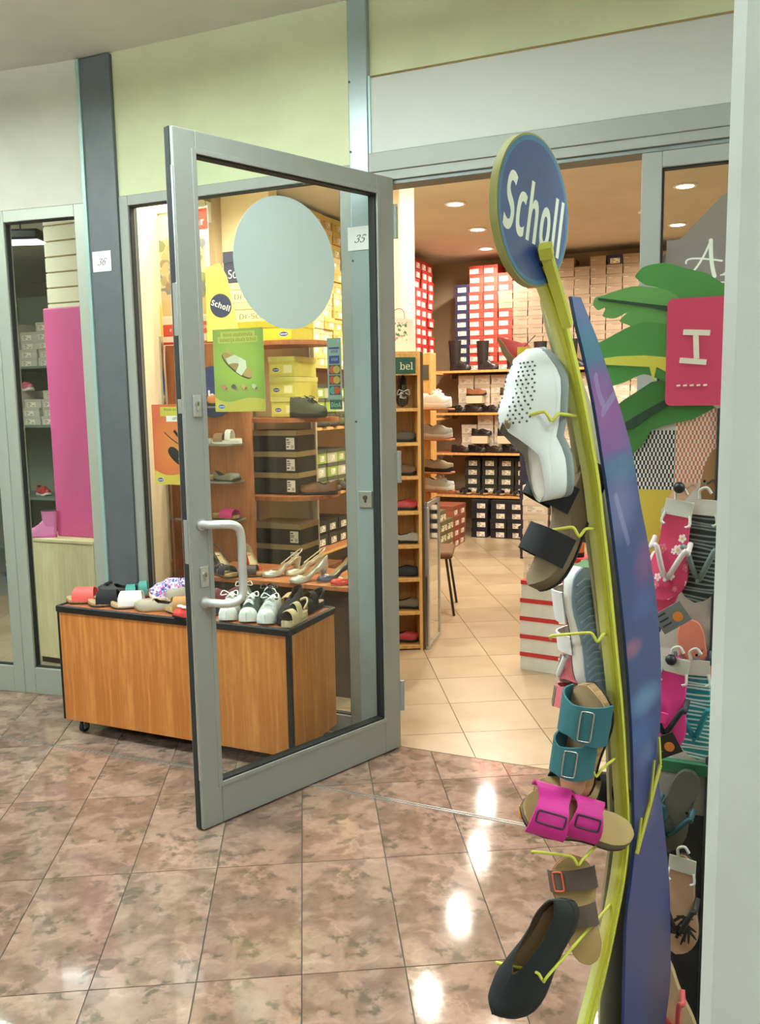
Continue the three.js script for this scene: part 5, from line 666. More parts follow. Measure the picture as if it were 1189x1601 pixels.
// ================================================================ shoe stand with round sign, close to the viewer
for (const [i, x] of [-4.05, -3.82, -3.6].entries()) place(lowShoe('flat_shoe', ['teal', 'white', 'black'][i] + ' shoe lying on the floor pile next door', { upper: [teal, whiteL, suedeBlack][i], L: 0.2, soleMat: soleWhite }), [x, 0.403, -1.86], deg(60));
const ST = { x: 1.23, z: 2.027, th: 75 * RAD };
{
  const t = thing('shoe_stand', 'curved blue cardboard shoe stand with yellow edge and a round Scholl sign', 'display stand', [ST.x, 0, ST.z], ST.th);
  const Lft = [[-0.122, 1.754], [-0.106, 1.72], [-0.07, 1.658], [-0.031, 1.58], [0.002, 1.497], [0.035, 1.41], [0.061, 1.334], [0.094, 1.228], [0.121, 1.13], [0.144, 1.03], [0.162, 0.928], [0.177, 0.79], [0.186, 0.701], [0.174, 0.641], [0.154, 0.573], [0.15, 0.47], [0.15, 0.332], [0.15, 0.012]];
  const Rgt = [[-0.091, 1.755], [-0.058, 1.723], [-0.018, 1.683], [0.03, 1.625], [0.087, 1.557], [0.133, 1.489], [0.174, 1.396], [0.209, 1.33], [0.223, 1.299], [0.266, 1.195], [0.295, 1.089], [0.307, 0.983], [0.303, 0.881], [0.299, 0.83], [0.313, 0.778], [0.34, 0.697], [0.388, 0.524], [0.4, 0.426], [0.411, 0.278], [0.386, 0.185], [0.37, 0.012]];
  const sm = (P) => new THREE.CatmullRomCurve3(P.map(([x, y]) => V(x, y, 0))).getPoints(70).map((q) => [q.x, q.y]);
  const outline = shapeOf([...sm(Lft), ...sm(Rgt).reverse()]);
  const pt = canvasTex(512, 1536, (c, w, h) => { // printed cloudy colours: u -0.15..0.45, y 0..1.8
    const X = (u) => (u + 0.15) / 0.6 * w, Y = (y) => h - y / 1.8 * h; c.fillStyle = '#1e3a7c'; c.fillRect(0, 0, w, h); const r = mulberry(91);
    const soft = (u, y, ru, ry, col, a) => { for (let i = 0; i < 14; i++) { c.globalAlpha = a / 7; const k = 1.2 - i * 0.07; c.fillStyle = col; c.beginPath(); c.ellipse(X(u), Y(y), ru / 0.6 * w * k, ry / 1.8 * h * k, 0, 0, 7); c.fill(); } c.globalAlpha = 1; };
    soft(-0.08, 1.74, 0.12, 0.05, '#5a6a96', 0.9); soft(-0.04, 1.67, 0.12, 0.045, '#2c6a84', 1); soft(0.0, 1.6, 0.12, 0.05, '#7c3c86', 1); soft(0.04, 1.53, 0.13, 0.06, '#8a3e8c', 1); soft(0.08, 1.47, 0.1, 0.03, '#2e6a90', 0.9); soft(0.08, 1.4, 0.07, 0.06, '#6a6a9e', 0.8); soft(0.2, 1.28, 0.05, 0.05, '#7a3c86', 0.8); soft(0.15, 1.12, 0.05, 0.02, '#b0607c', 0.7); soft(0.2, 1.2, 0.05, 0.03, '#38549c', 0.7); soft(0.22, 1.0, 0.08, 0.03, '#6b8fb4', 0.7); soft(0.2, 0.93, 0.07, 0.03, '#2a629a', 0.8); soft(0.24, 0.88, 0.06, 0.03, '#5f7aa8', 0.6); soft(0.25, 0.75, 0.06, 0.05, '#5d5a80', 0.7); soft(0.34, 0.3, 0.07, 0.16, '#2c3a58', 0.8); soft(0.25, 0.12, 0.1, 0.1, '#4a5070', 0.6);
    c.strokeStyle = 'rgba(150,150,190,0.55)'; c.lineCap = 'round'; c.lineWidth = 13; for (const q of [[[-0.03, 1.63], [-0.02, 1.6], [0.0, 1.585]], [[0.0, 1.57], [0.03, 1.59], [0.045, 1.6]], [[0.06, 1.42], [0.1, 1.36], [0.12, 1.33]]]) { c.beginPath(); c.moveTo(X(q[0][0]), Y(q[0][1])); c.quadraticCurveTo(X(q[1][0]), Y(q[1][1]), X(q[2][0]), Y(q[2][1])); c.stroke(); }
    for (let i = 0; i < 260; i++) { c.globalAlpha = 0.05; c.fillStyle = ['#8aa0d0', '#102050', '#6040a0', '#3080a0'][i % 4]; const u = -0.15 + r() * 0.6, y = r() * 1.8; c.beginPath(); c.ellipse(X(u), Y(y), 10 + r() * 50, 5 + r() * 26, r() * 3, 0, 7); c.fill(); } c.globalAlpha = 1; });
  pt.repeat.set(1 / 0.6, 1 / 1.8); pt.offset.set(0.25, 0);
  const blueM = phy(0xffffff, 0.4, { map: pt, clearcoat: 0.2, clearcoatRoughness: 0.3 }), card = smat(196, 190, 150, 0.8);
  part('side_panel', extrude(outline, 0.006).translate(0, 0, 0.006), blueM, t, 'glossy printed blue side panel'); part('side_panel', extrude(outline, 0.005).translate(0, 0, -0.045), card, t, 'plain cardboard side panel');
  const Y = [[-0.2, 1.795], [-0.176, 1.772], [-0.134, 1.722], [-0.1, 1.67], [-0.066, 1.606], [-0.035, 1.539], [0.001, 1.454], [0.022, 1.382], [0.054, 1.275], [0.087, 1.148], [0.122, 1.014], [0.148, 0.876], [0.168, 0.735], [0.15, 0.648], [0.108, 0.56], [0.066, 0.489], [0.01, 0.416], [-0.05, 0.33], [-0.1, 0.2], [-0.12, 0.01]];
  const YP = new THREE.CatmullRomCurve3(Y.map(([x, y]) => V(x, y, 0))).getPoints(90);
  const ribbon = (hw, za, zb, off) => loftGeo(YP.map((q, i) => { const a = YP[Math.max(0, i - 1)], b = YP[Math.min(YP.length - 1, i + 1)], d = b.clone().sub(a).normalize(), nx = -d.y, ny = d.x, P = (k, z) => [q.x + nx * (k + off), q.y + ny * (k + off), z]; return [P(-hw, za), P(hw, za), P(hw, zb), P(-hw, zb)]; }));
  const yel = smat(200, 200, 72, 0.45); part('yellow_spine', ribbon(0.005, -0.009, 0.006, 0.0), yel, t); part('pale_spine', ribbon(0.004, -0.022, -0.009, 0.0), smat(206, 206, 120, 0.6), t); part('spine_ridge', ribbon(0.0022, -0.004, 0.0, -0.006), smat(190, 190, 60, 0.45), t);
  part('arm', merge([bar([-0.213, 1.806, 0.016], [-0.124, 1.71, 0.006], 0.015, 0.015), bar([-0.223, 1.818, 0.018], [-0.212, 1.804, 0.016], 0.019, 0.019)]), yel, t);
  const disc = new THREE.CylinderGeometry(0.108, 0.108, 0.012, 72); disc.rotateX(Math.PI / 2); disc.translate(-0.225, 1.868, -0.004); part('sign_disc', disc, smat(150, 148, 84, 0.6), t, 'round sign with olive rim');
  const st = canvasTex(1024, 1024, (c, w, h) => { c.fillStyle = '#27407e'; c.fillRect(0, 0, w, h); c.strokeStyle = '#2a6a98'; c.lineWidth = 44; c.beginPath(); c.arc(w / 2, h / 2, 500, 0, 7); c.stroke(); c.fillStyle = '#e9ead8'; c.save(); c.translate(w / 2, h / 2 + 40); c.rotate(0.16); c.textAlign = 'center'; c.font = 'bold 560px sans-serif'; c.scale(0.54, 1); c.transform(1, 0, -0.12, 1, 0, 0); c.fillText('Scholl', 0, 190); c.restore(); });
  part('sign_print', new THREE.CircleGeometry(0.105, 72).translate(-0.225, 1.868, 0.0028), phy(0xffffff, 0.35, { map: st, clearcoat: 0.5, clearcoatRoughness: 0.25 }), t, 'blue print with white Scholl lettering');
  part('tie_strip', merge([bar([0.292, 0.84, 0.02], [0.186, 0.69, 0.016], 0.012, 0.003), bar([0.186, 0.69, 0.016], [0.2, 0.76, 0.018], 0.007, 0.003), bar([0.292, 0.84, 0.02], [0.285, 0.9, 0.018], 0.008, 0.003), bar([0.24, 0.766, 0.019], [0.26, 0.86, 0.019], 0.006, 0.003)]), yel, t);
  part('base_plate', rbox(-0.2, 0.42, 0, 0.012, -0.16, 0.14, 0.005), smat(60, 62, 80, 0.5), t);
  // wire hoops that hold the shoes, drawn from the spine towards the viewer's left
  for (const [us, y, un] of [[-0.047, 1.565, -0.14], [0.027, 1.365, -0.035], [0.08, 1.16, 0.045], [0.14, 0.9, 0.05], [0.165, 0.755, -0.02], [0.125, 0.6, -0.15]]) part('wire_hoop', tube([[us, y, -0.012], [un + 0.012, y + 0.006, -0.006], [un, y - 0.006, -0.012], [un - 0.005, y + 0.01, -0.022], [un - 0.003, y + 0.002, -0.06], [un, y - 0.01, -0.105], [un + 0.012, y - 0.02, -0.112]], 0.0028, 50, 7, false, 0.3), yel, t);
}
const RT = V(0.915, 0, -0.403), BK_ = V(0.403, 0, 0.915), UPV = V(0, 1, 0);
function orient(t, pos, zd, yd) { // zd: where the toe points, yd: where the shoe's top points
  const z = zd.clone().normalize(), x = new THREE.Vector3().crossVectors(yd, z).normalize(), y = new THREE.Vector3().crossVectors(z, x); t.quaternion.setFromRotationMatrix(new THREE.Matrix4().makeBasis(x, y, z)); t.position.set(...pos); return t;
}
const dir = (r, u, b) => RT.clone().multiplyScalar(r).addScaledVector(UPV, u).addScaledVector(BK_, b);
{ // white perforated clog, toe up, sole to the right
  const t = thing('clog', 'white perforated leather clog hanging toe up on the stand', 'shoe'); const L = 0.255, W = 0.098;
  const bot = spl([[0, 0], [0.3, 0], [0.42, 0.012], [0.55, 0.004], [0.8, 0.0], [1, 0.014]]), top = spl([[0, 0.05], [0.3, 0.048], [0.6, 0.03], [1, 0.03]]), H = spl([[0, 0.012], [0.3, 0.02], [0.4, 0.05], [0.5, 0.076], [0.6, 0.078], [0.78, 0.058], [0.94, 0.042], [1, 0.022]]), vf = spl([[0, 0.5], [0.36, 0.5], [0.5, 0.86], [0.55, 1], [1, 1]]);
  const wm = smat(228, 230, 226, 0.45); part('outsole', sole(L, W * 1.02, bot, (s) => bot(s) + 0.014, 20), smat(138, 146, 144, 0.6), t, 'grey rubber outsole'); part('wedge', sole(L, W * 1.01, (s) => bot(s) + 0.014, top, 20), wm, t); part('upper', shell(L, W, (s) => top(s) - 0.004, H, vf, 1, 0, 1, 26, 12, undefined, 1, 0.6), wm, t); part('lining', shell(L, W, (s) => top(s) - 0.004, H, vf, 0.95, 0, 0.6, 18, 9, undefined, 1, 0.6), smat(206, 200, 186, 0.8), t); part('insole', sole(L * 0.95, W * 0.9, (s) => top(s) - 0.002, (s) => top(s) + 0.003, 14), smat(214, 208, 194, 0.8), t);
  const holes = []; for (let i = 0; i < 15; i++) for (let j = -4; j <= 4; j++) { if (j === 0) continue; const s = 0.55 + i * 0.026, th = (Math.PI / 2) * (1 - Math.abs(j) * 0.135 - (i % 2) * 0.05), w = lerpT(WT, s) * W, sd = Math.sign(j), x = side(s) * W + sd * w * Math.pow(Math.cos(th), 0.6), y = top(s) - 0.004 + H(s) * Math.sin(th); const nrm = V(sd * Math.cos(th) * 0.9, Math.sin(th), 0).normalize(), g = new THREE.CylinderGeometry(0.0019, 0.0019, 0.0016, 7); g.applyQuaternion(new THREE.Quaternion().setFromUnitVectors(V(0, 1, 0), nrm)); g.translate(x, y, (s - 0.5) * L); holes.push(g); } const hp = part('perforation', merge(holes), smat(92, 92, 88, 0.9), t); hp.userData.kind = 'stuff';
  const b = new THREE.SphereGeometry(0.009, 12, 8); b.scale(1, 0.4, 1); b.translate(-0.018, top(0.55) + H(0.55) * 0.985, 0.05 * L); part('badge', b, std(SRGB(150, 140, 110), 0.3, 0.7), t);
  orient(t, [1.178, 1.556, 2.08], dir(-0.12, 1, 0.02), dir(-0.93, -0.1, 0.34)); }
orient(slide('wedge_sandal', 'black strapped brown wedge sandal on the stand under the white clog', { upper: suedeBlack, straps: [[0.34, 0.045, 0.075, 0.1], [0.68, 0.05, 0.06, 0.1]], heel: 0.055, fore: 0.024, sole: smat(110, 92, 66, 0.8), footbed: smat(124, 104, 74, 0.8), L: 0.255 }), [1.186, 1.358, 1.98], dir(-0.45, -0.88, 0.1), dir(-0.86, 0.42, 0.3));
{ const t = slide('trekking_sandal', 'white sandal showing its ridged blue-grey outsole on the stand', { upper: whiteL, straps: [[0.4, 0.03, 0.062], [0.72, 0.05, 0.055]], heel: 0.036, fore: 0.028, sole: soleWhite, outsole: smat(128, 146, 158, 0.65), footbed: smat(112, 86, 62, 0.8), L: 0.255, W: 0.096 });
  const rid = smat(150, 168, 180, 0.65); for (let i = 0; i < 15; i++) { const s = 0.1 + i * 0.057, w = lerpT(WT, s) * 0.096 * 0.86, z = (s - 0.5) * 0.255, sh = shapeOf([[-w, -0.004], [-w * 0.3, 0.004], [w, -0.005], [w, -0.0015], [-w * 0.3, 0.0075], [-w, -0.0005]]); const g = extrude(sh, 0.003); g.rotateX(Math.PI / 2); g.translate(side(s) * 0.096, 0.0005, z); part('tread_bar', g, rid, t); }
  const hs = tube([[-0.032, 0.05, -0.05], [-0.03, 0.08, -0.1], [0, 0.085, -0.118], [0.03, 0.08, -0.1], [0.032, 0.05, -0.05]], 0.006, 24, 6); part('heel_strap', hs, whiteL, t);
  orient(t, [1.211, 1.152, 1.907], dir(-0.14, 1, 0.05), dir(-0.5, -0.1, -0.85)); }
orient(slide('buckle_sandal', 'pink buckled sandal half hidden above the teal one', { upper: smat(214, 112, 118, 0.7), straps: [[0.45, 0.04, 0.058], [0.74, 0.045, 0.05]], buckle: std(SRGB(170, 160, 150), 0.3, 0.9), bs: -1, L: 0.2, W: 0.08 }), [1.19, 1.005, 1.845], dir(0.2, 1, -0.2), dir(-0.8, 0.2, 0.55));
orient(slide('buckle_sandal', 'teal two-strap sandal with silver buckle on the stand', { upper: smat(54, 112, 118, 0.75), straps: [[0.42, 0.055, 0.062, 0.3], [0.74, 0.062, 0.05, 0.3]], buckle: M.chrome, bs: -1, L: 0.24, W: 0.098, mir: -1 }), [1.212, 0.952, 1.945], dir(0.1, 1, 0.12), dir(-0.82, 0.05, 0.57));
orient(slide('buckle_sandal', 'black strapped cork sandal behind the magenta one', { upper: suedeBlack, straps: [[0.35, 0.03, 0.058], [0.72, 0.035, 0.05]], L: 0.21, W: 0.085, footbed: smat(176, 146, 92, 0.8) }), [1.171, 0.762, 1.804], dir(-1, 0.15, 0.1), dir(0, 0.85, 0.55));
orient(slide('buckle_sandal', 'magenta two-strap sandal with dark buckles on the stand', { upper: smat(206, 42, 140, 0.6), straps: [[0.46, 0.046, 0.056, 0.4], [0.76, 0.056, 0.048, 0.3]], buckle: smat(60, 34, 50, 0.5), sole: smat(120, 112, 84, 0.8), outsole: smat(84, 40, 50, 0.7), L: 0.215, W: 0.095, mir: -1, footbed: smat(186, 158, 104, 0.85) }), [1.19, 0.79, 1.972], dir(-0.92, 0.25, -0.1), dir(0.12, 0.72, 0.7));
orient(slide('buckle_sandal', 'brown two-strap sandal with orange buckles and orange outsole', { upper: smat(92, 76, 64, 0.75), straps: [[0.46, 0.036, 0.05, 0.1], [0.78, 0.036, 0.045, 0.1]], buckle: smat(216, 98, 52, 0.5), bs: -1, outsole: smat(214, 98, 56, 0.6), L: 0.195, W: 0.09, sole: smat(96, 82, 62, 0.8), footbed: smat(178, 146, 92, 0.85) }), [1.198, 0.612, 1.952], dir(-0.1, 0.9, -0.42), dir(-0.15, 0.42, 0.9));
orient(lowShoe('slip_on', 'black suede slip-on hanging toe down at the bottom of the stand', { upper: smat(30, 33, 33, 0.9), soleMat: soleBlack, lo: 0.72, L: 0.24, W: 0.088, insole: smat(150, 120, 82, 0.8), lining: smat(130, 106, 76, 0.8), H: [[0, 0.075], [0.3, 0.07], [0.5, 0.075], [0.7, 0.062], [0.9, 0.045], [1, 0.024]] }), [1.156, 0.59, 2.1], dir(-0.55, -0.82, 0.12), dir(-0.55, 0.45, 0.7));
orient(pump('court_shoe', 'red heeled shoe half hidden behind the white clog', { upper: smat(190, 60, 58, 0.5), heel: 0.045, L: 0.13, W: 0.06 }), [1.115, 1.62, 1.93], dir(-0.2, -0.9, 0.2), dir(-0.8, 0.3, 0.2));
{ const t = thing('price_tag', 'yellow tag dangling beside the top of the clog', 'tag', [1.094, 1.688, 1.99], deg(20)); part('card', rbox(-0.012, 0.012, -0.03, 0, -0.001, 0.001, 0.0008), smat(222, 186, 58, 0.5), t); part('string', rod([0, 0, 0], [0.02, 0.02, 0], 0.0008, 5), M.black, t); }
{ const t = thing('price_tag', 'small orange tag on the toe of the magenta sandal', 'tag', [1.1, 0.815, 2.01], deg(-20)); part('card', rbox(-0.008, 0.006, -0.012, 0.012, -0.001, 0.001, 0.0008), smat(222, 150, 48, 0.5), t); }

// ================================================================ flip-flop rack with cardboard palm header
const RZ0 = 1.45, RS = 1.1059, rx = (x) => 1.487 + (x - 1.487) * RS, ry = (y) => 1.6 + (y - 1.6) * RS;
{
  const t = thing('flip_flop_rack', 'flip-flop rack with green cardboard palm leaves and a pink sign', 'display rack', [0, 0, 0]);
  const shp = (P, smooth) => { const Q = P.map(([x, y]) => [rx(x), ry(y)]); return smooth ? smoothShape(Q, 80, 0.3) : shapeOf(Q); };
  const gA = smat(74, 140, 62, 0.6), gB = smat(62, 124, 54, 0.6), gC = smat(98, 154, 76, 0.6), gD = smat(34, 66, 40, 0.6), yl = smat(212, 204, 74, 0.6);
  const leaf = (P, m, z, sm = true) => part('palm_leaf', extrude(shp(P, sm), 0.003).translate(0, 0, RZ0 + z), m, t);
  leaf([[1.241, 1.84], [1.255, 1.857], [1.274, 1.862], [1.301, 1.863], [1.341, 1.849], [1.379, 1.837], [1.416, 1.811], [1.45, 1.79], [1.44, 1.74], [1.319, 1.75], [1.305, 1.79], [1.287, 1.815], [1.262, 1.822]], gA, 0.004);
  leaf([[1.158, 1.788], [1.163, 1.802], [1.182, 1.806], [1.193, 1.81], [1.242, 1.82], [1.306, 1.808], [1.34, 1.775], [1.33, 1.7], [1.262, 1.722], [1.247, 1.735], [1.213, 1.751], [1.228, 1.768], [1.202, 1.757], [1.178, 1.763], [1.185, 1.781], [1.168, 1.776]], gC, 0.014);
  const l3 = leaf([[1.156, 1.698], [1.185, 1.714], [1.231, 1.737], [1.264, 1.746], [1.314, 1.737], [1.34, 1.69], [1.33, 1.62], [1.266, 1.641], [1.225, 1.625], [1.192, 1.619], [1.172, 1.655]], gA, 0.024);
  leaf([[1.2, 1.569], [1.225, 1.59], [1.244, 1.602], [1.279, 1.625], [1.33, 1.634], [1.404, 1.571], [1.363, 1.548], [1.307, 1.535], [1.281, 1.526], [1.263, 1.493], [1.241, 1.472], [1.219, 1.522]], gB, 0.01, false);
  part('leaf_rib', extrude(shp([[1.169, 1.801], [1.169, 1.796], [1.275, 1.775], [1.31, 1.765], [1.31, 1.776], [1.263, 1.784]]), 0.002).translate(0, 0, RZ0 + 0.0175), gD, t); part('leaf_rib', extrude(shp([[1.167, 1.674], [1.213, 1.679], [1.265, 1.679], [1.316, 1.673], [1.317, 1.64], [1.29, 1.655], [1.284, 1.625], [1.276, 1.655], [1.23, 1.659], [1.167, 1.664]]), 0.002).translate(0, 0, RZ0 + 0.0275), yl, t); part('leaf_rib', extrude(shp([[1.215, 1.533], [1.25, 1.556], [1.3, 1.585], [1.33, 1.6], [1.33, 1.585], [1.29, 1.562], [1.245, 1.53], [1.217, 1.522]]), 0.002).translate(0, 0, RZ0 + 0.0135), gD, t);
  // pink sign
  const x0 = rx(1.309), x1 = rx(1.43), y0 = ry(1.576), y1 = ry(1.788), sg = new THREE.Shape(), r = 0.014; sg.moveTo(x0 + r, y0); sg.lineTo(x1, y0); sg.lineTo(x1, y1); sg.lineTo(x0 + r, y1); sg.quadraticCurveTo(x0, y1, x0, y1 - r); sg.lineTo(x0, y0 + r); sg.quadraticCurveTo(x0, y0, x0 + r, y0);
  const sp = part('pink_sign', extrude(sg, 0.006).translate(0, 0, RZ0 + 0.034), smat(206, 62, 96, 0.55), t); const lm = smat(232, 224, 204, 0.6), cx = rx(1.362), cy = ry(1.69), zz = RZ0 + 0.0405;
  const stroke = (a, b, w) => bar([cx + a[0], cy + a[1], zz], [cx + b[0], cy + b[1], zz], w, 0.002); part('letter_stroke', stroke([0.0025, 0.0275], [0.0055, -0.0235], 0.0115), lm, sp); part('letter_stroke', stroke([-0.024, 0.035], [0.032, 0.031], 0.012), lm, sp); part('letter_stroke', stroke([-0.03, -0.026], [0.026, -0.032], 0.012), lm, sp);
  for (let i = 0; i < 5; i++) part('small_lettering', stroke([-0.035 + i * 0.014, -0.082], [-0.027 + i * 0.014, -0.081], 0.004), lm, sp);
  // picture board
  const bx0 = rx(1.232), bx1 = rx(1.435), by0 = 0.72, by1 = ry(1.57); part('back_board', box(bx0, bx1, 0.05, by1, RZ0 - 0.01, RZ0), smat(170, 168, 156, 0.7), t);
  const pic = canvasTex(420, 680, (c, w, h) => { c.fillStyle = '#cfcabc'; c.fillRect(0, 0, w, h); const ging = (x, y, W2, H2, col) => { for (let i = 0; i < W2 / 8; i++) for (let j = 0; j < H2 / 8; j++) { c.fillStyle = (i + j) % 2 ? col : '#efe8dc'; c.fillRect(x + i * 8, y + j * 8, 8, 8); } }; ging(20, 40, 190, 130, '#2c2c30'); ging(200, 0, 200, 130, '#d8764e');
    poly(c, [[20, 150], [200, 150], [200, 190], [150, 320], [60, 260], [20, 190]], '#d8c048'); c.fillStyle = '#2a3462'; c.beginPath(); c.moveTo(20, 210); c.bezierCurveTo(110, 260, 150, 300, 160, 420); c.bezierCurveTo(100, 460, 50, 420, 20, 400); c.closePath(); c.fill(); c.fillStyle = '#d8c048'; c.fillRect(20, 404, 90, 50); c.fillStyle = '#e8e4dc'; c.fillRect(20, 452, 200, 228);
    for (let i = 0; i < 5; i++) blob(c, 180, 200 + i * 26, 34, 16, 0.3, '#d6d4cc'); blob(c, 240, 160, 66, 22, -0.2, '#e4b694'); for (let i = 0; i < 4; i++) blob(c, 274 + i * 10, 176 + i * 4, 22, 6, 0.9, '#dcaa88'); poly(c, [[210, 190], [330, 120], [400, 130], [400, 300], [250, 260]], '#e6e2d8'); blob(c, 350, 150, 46, 80, 0.3, '#a87c4c'); blob(c, 388, 150, 26, 60, 0, '#e2b494'); blob(c, 270, 232, 30, 26, 0, '#e8dcd4'); blob(c, 288, 226, 8, 6, 0, '#c23c48'); });
  part('picture', new THREE.PlaneGeometry(bx1 - bx0, by1 - by0).translate((bx0 + bx1) / 2, (by0 + by1) / 2, RZ0 + 0.001), std(0xffffff, 0.45, 0, { map: pic }), t); part('frame_post', rbox(bx1 - 0.03, bx1 - 0.012, 0, by1, RZ0 + 0.002, RZ0 + 0.016, 0.003), smat(52, 56, 56, 0.5), t); part('green_band', rbox(bx0, bx1, 0.705, 0.735, RZ0 + 0.002, RZ0 + 0.02, 0.003), smat(40, 100, 60, 0.6), t); part('lower_board', box(bx0 + 0.04, bx1, 0.05, 0.6, RZ0 + 0.001, RZ0 + 0.006), smat(52, 50, 48, 0.8), t); part('foot', rbox(bx0 - 0.02, bx1 + 0.02, 0, 0.05, RZ0 - 0.14, RZ0 + 0.16, 0.008), smat(60, 62, 60, 0.5), t);
  for (const [x, y] of [[1.352, 1.392], [1.395, 1.405], [1.345, 1.006], [1.39, 1.02], [1.33, 0.61], [1.38, 0.65], [1.35, 0.27]]) part('peg_hook', tube([[x, y, RZ0], [x - 0.01, y, RZ0 + 0.1], [x - 0.012, y + 0.008, RZ0 + 0.12]], 0.003, 12, 6), M.chrome, t);
  for (const [x, y] of [[1.35, 1.392], [1.343, 1.006], [1.322, 0.612]]) part('peg_knob', new THREE.SphereGeometry(0.0125, 14, 10).translate(x - 0.018, y + 0.006, RZ0 + 0.122), M.black, t);
}
// hanging flip-flops, each with its white plastic hanger
const hangM = smat(206, 204, 188, 0.5);
function hang(t, pos, lean, turn, withHanger = true) { // heel up, print towards the viewer
  t.rotation.order = 'YXZ'; t.position.set(...pos); orient(t, pos, V(lean, -1, 0.06), V(Math.sin(turn), 0.05, Math.cos(turn)));
  if (withHanger) { const L = 0.115; part('hanger', merge([rbox(-0.03, 0.03, 0.014, 0.017, -L + 0.0, -L + 0.035, 0.001), tube([[-0.01, 0.016, -L], [-0.012, 0.016, -L - 0.018], [0.002, 0.016, -L - 0.026], [0.013, 0.016, -L - 0.014]], 0.0034, 16, 6), tube([[-0.026, 0.016, -L + 0.03], [-0.03, 0.022, -L + 0.05], [-0.022, 0.024, -L + 0.056]], 0.003, 10, 6), tube([[0.026, 0.016, -L + 0.03], [0.03, 0.022, -L + 0.05], [0.022, 0.024, -L + 0.056]], 0.003, 10, 6)]), hangM, t, 'white plastic hanger'); }
  return t;
}
const printTex = (bg, draw) => { const x = canvasTex(256, 512, (c, w, h) => { c.fillStyle = bg; c.fillRect(0, 0, w, h); draw(c, w, h, mulberry(12)); }); x.wrapS = x.wrapT = THREE.RepeatWrapping; x.repeat.set(1 / 0.1, 1 / 0.24); x.offset.set(0.5, 0.5); return x; };
const flower = (c, x, y, r, col) => { for (let i = 0; i < 5; i++) blob(c, x + Math.cos(i * 1.257) * r, y + Math.sin(i * 1.257) * r, r * 0.6, r * 0.6, 0, col); blob(c, x, y, r * 0.4, r * 0.4, 0, '#f0c060'); };
const pinkFloral = std(0xffffff, 0.6, 0, { map: printTex('#cf3a5e', (c, w, h, r) => { for (let i = 0; i < 16; i++) flower(c, r() * w, r() * h, 9 + r() * 9, ['#eadfe0', '#e0708a', '#f0e8e4'][i % 3]); }) });
const zebra = (bg, fg) => std(0xffffff, 0.6, 0, { map: printTex(bg, (c, w, h, r) => { c.strokeStyle = fg; c.lineWidth = 9; for (let i = 0; i < 26; i++) { const y = i * 21; c.beginPath(); c.moveTo(-10, y); c.bezierCurveTo(w * 0.3, y + 30 * (r() - 0.2), w * 0.6, y - 26 * r(), w + 10, y + 20 * (r() - 0.5)); c.stroke(); } }) });
const blackZebra = zebra('#23282a', '#7e8884'), tealZebra = zebra('#1f8a90', '#cfe0d8'), magenta2 = smat(222, 56, 132, 0.6), darkStrap = smat(40, 46, 46, 0.6);
const FZ = RZ0 + 0.075;
hang(flipFlop('flip_flop', 'pink flower print flip-flop hanging on the upper hook', { soleMat: smat(206, 56, 92, 0.6), footbed: pinkFloral, strap: smat(214, 196, 190, 0.5), L: 0.225 }), [1.318, 1.255, FZ + 0.03], -0.16, -0.1);
hang(flipFlop('flip_flop', 'second pink flip-flop behind the flower print one', { soleMat: smat(206, 56, 92, 0.6), footbed: smat(212, 64, 98, 0.6), strap: smat(222, 190, 186, 0.5), L: 0.225, mir: -1 }), [1.308, 1.205, FZ - 0.02], -0.3, -0.1, false);
hang(flipFlop('flip_flop', 'dark zebra print flip-flop beside the pink one', { soleMat: smat(34, 38, 38, 0.6), footbed: blackZebra, strap: smat(110, 122, 118, 0.5), L: 0.23 }), [1.378, 1.255, FZ + 0.01], -0.06, -0.1);
hang(flipFlop('flip_flop', 'magenta flip-flop with black strap on the middle hook', { soleMat: magenta2, footbed: magenta2, strap: darkStrap, L: 0.23, badge: magenta2 }), [1.322, 0.9, FZ + 0.03], -0.14, -0.1);
hang(flipFlop('flip_flop', 'teal zebra print flip-flop on the middle hook', { soleMat: smat(30, 130, 138, 0.6), footbed: tealZebra, strap: smat(30, 140, 150, 0.5), L: 0.23, mir: -1 }), [1.382, 0.89, FZ + 0.0], 0.05, -0.1);
hang(flipFlop('flip_flop', 'small orange flip-flop peeping out above the magenta one', { soleMat: smat(222, 120, 96, 0.6), footbed: smat(226, 130, 104, 0.6), strap: smat(60, 60, 70, 0.5), L: 0.2 }), [1.365, 0.985, RZ0 + 0.03], 0.1, 0.1, false);
hang(flipFlop('flip_flop', 'dark olive flip-flop on the lower hook', { soleMat: smat(70, 68, 60, 0.6), footbed: smat(84, 80, 70, 0.6), strap: smat(20, 70, 74, 0.5), L: 0.22 }), [1.335, 0.62, RZ0 + 0.035], -0.35, 0, false);
hang(flipFlop('flip_flop', 'tan flip-flop with dark palm print on the lowest hook', { soleMat: smat(60, 50, 44, 0.6), footbed: std(0xffffff, 0.6, 0, { map: printTex('#c29a7a', (c, w, h, r) => { for (let i = 0; i < 14; i++) blob(c, w * 0.55 + (r() - 0.5) * 120, h * 0.35 + (r() - 0.5) * 160, 8, 50, r() * 3, '#2e3026'); c.fillStyle = '#b03a34'; c.fillRect(110, 440, 30, 40); }) }), strap: smat(44, 42, 40, 0.5), L: 0.24 }), [1.36, 0.43, FZ + 0.03], -0.04, -0.15);
hang(flipFlop('flip_flop', 'green leaf print flip-flop beside the tan one', { soleMat: smat(40, 60, 44, 0.6), footbed: smat(70, 100, 66, 0.6), strap: smat(60, 60, 56, 0.5), L: 0.22 }), [1.325, 0.4, RZ0 + 0.045], -0.1, -0.1, false);
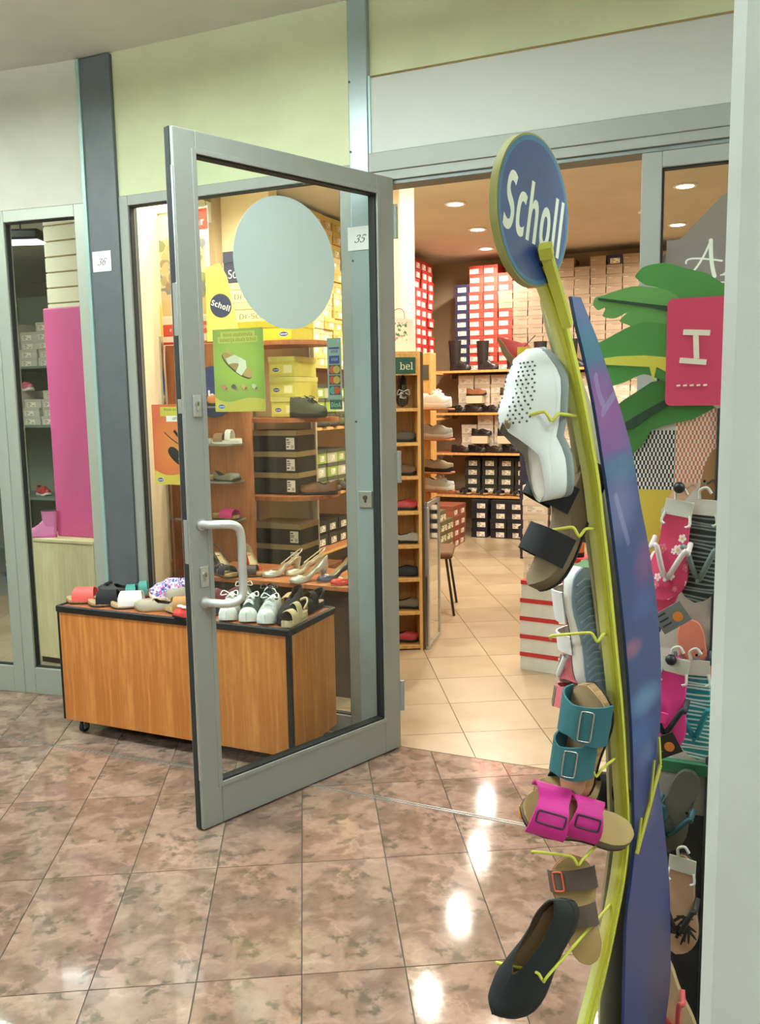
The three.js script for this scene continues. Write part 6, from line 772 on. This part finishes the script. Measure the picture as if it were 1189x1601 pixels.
hang(flipFlop('flip_flop', 'beige flip-flop with coral strap at the very bottom', { soleMat: smat(196, 168, 128, 0.6), footbed: smat(206, 180, 138, 0.7), strap: smat(216, 92, 88, 0.5), L: 0.23 }), [1.345, 0.2, FZ + 0.05], 0.3, -0.2, false);
hang(flipFlop('flip_flop', 'grey patterned flip-flop at the bottom left', { soleMat: smat(120, 118, 116, 0.6), footbed: smat(150, 146, 144, 0.6), strap: smat(80, 60, 60, 0.5), L: 0.22 }), [1.285, 0.18, RZ0 + 0.06], -0.2, 0.1, false);
function tagThing(label, pos, rz, cols) { const t = thing('card_tag', label, 'tag', pos); t.rotation.z = rz; part('card', rbox(-0.034, 0.034, -0.024, 0.024, -0.001, 0.001, 0.0008), cols[0], t); part('orange_spot', new THREE.CylinderGeometry(0.011, 0.011, 0.0006, 16).rotateX(Math.PI / 2).translate(0.012, -0.004, 0.0016), smat(222, 132, 52, 0.5), t); for (let i = 0; i < 3; i++) part('print_line', box(-0.028, -0.006, 0.014 - i * 0.012, 0.018 - i * 0.012, 0.001, 0.0014), cols[1], t); return t; }
tagThing('grey card tag with orange spot under the pink flip-flop', [1.328, 1.118, FZ + 0.085], 0.62, [smat(120, 124, 122, 0.6), smat(50, 54, 54, 0.6)]);
tagThing('black card tag with orange spot under the magenta flip-flop', [1.318, 0.825, FZ + 0.09], 0.5, [smat(44, 42, 40, 0.6), smat(120, 116, 106, 0.6)]);

{ const t = thing('paper_bag', 'white paper bag with green print on top of the beech cabinet', 'bag', [-0.6, 1.886, -1.56], TA); const w = 0.1; part('bag', extrude(shapeOf([[-w, 0], [w, 0], [w * 0.8, 0.2], [-w * 0.75, 0.22]]), 0.05).translate(0, 0, -0.025), smat(232, 220, 206, 0.8), t); part('print', new THREE.PlaneGeometry(0.11, 0.12).translate(-0.01, 0.13, 0.0256), std(0xffffff, 0.7, 0, { map: canvasTex(128, 140, (c, W, H) => { c.fillStyle = '#dfe4cc'; c.fillRect(0, 0, W, H); const r = mulberry(8); for (let i = 0; i < 60; i++) blob(c, r() * W, r() * H, 4 + r() * 10, 3 + r() * 8, r() * 3, ['#6f9a62', '#e0d8c8', '#d08a80', '#4f7a4c'][i % 4]); }) }), t); part('handle', tube([[-0.04, 0.2, 0], [-0.03, 0.26, 0.01], [0.02, 0.26, 0.01], [0.035, 0.19, 0]], 0.003, 14, 6), smat(196, 90, 84, 0.7), t); }
renderer.render(scene, camera);
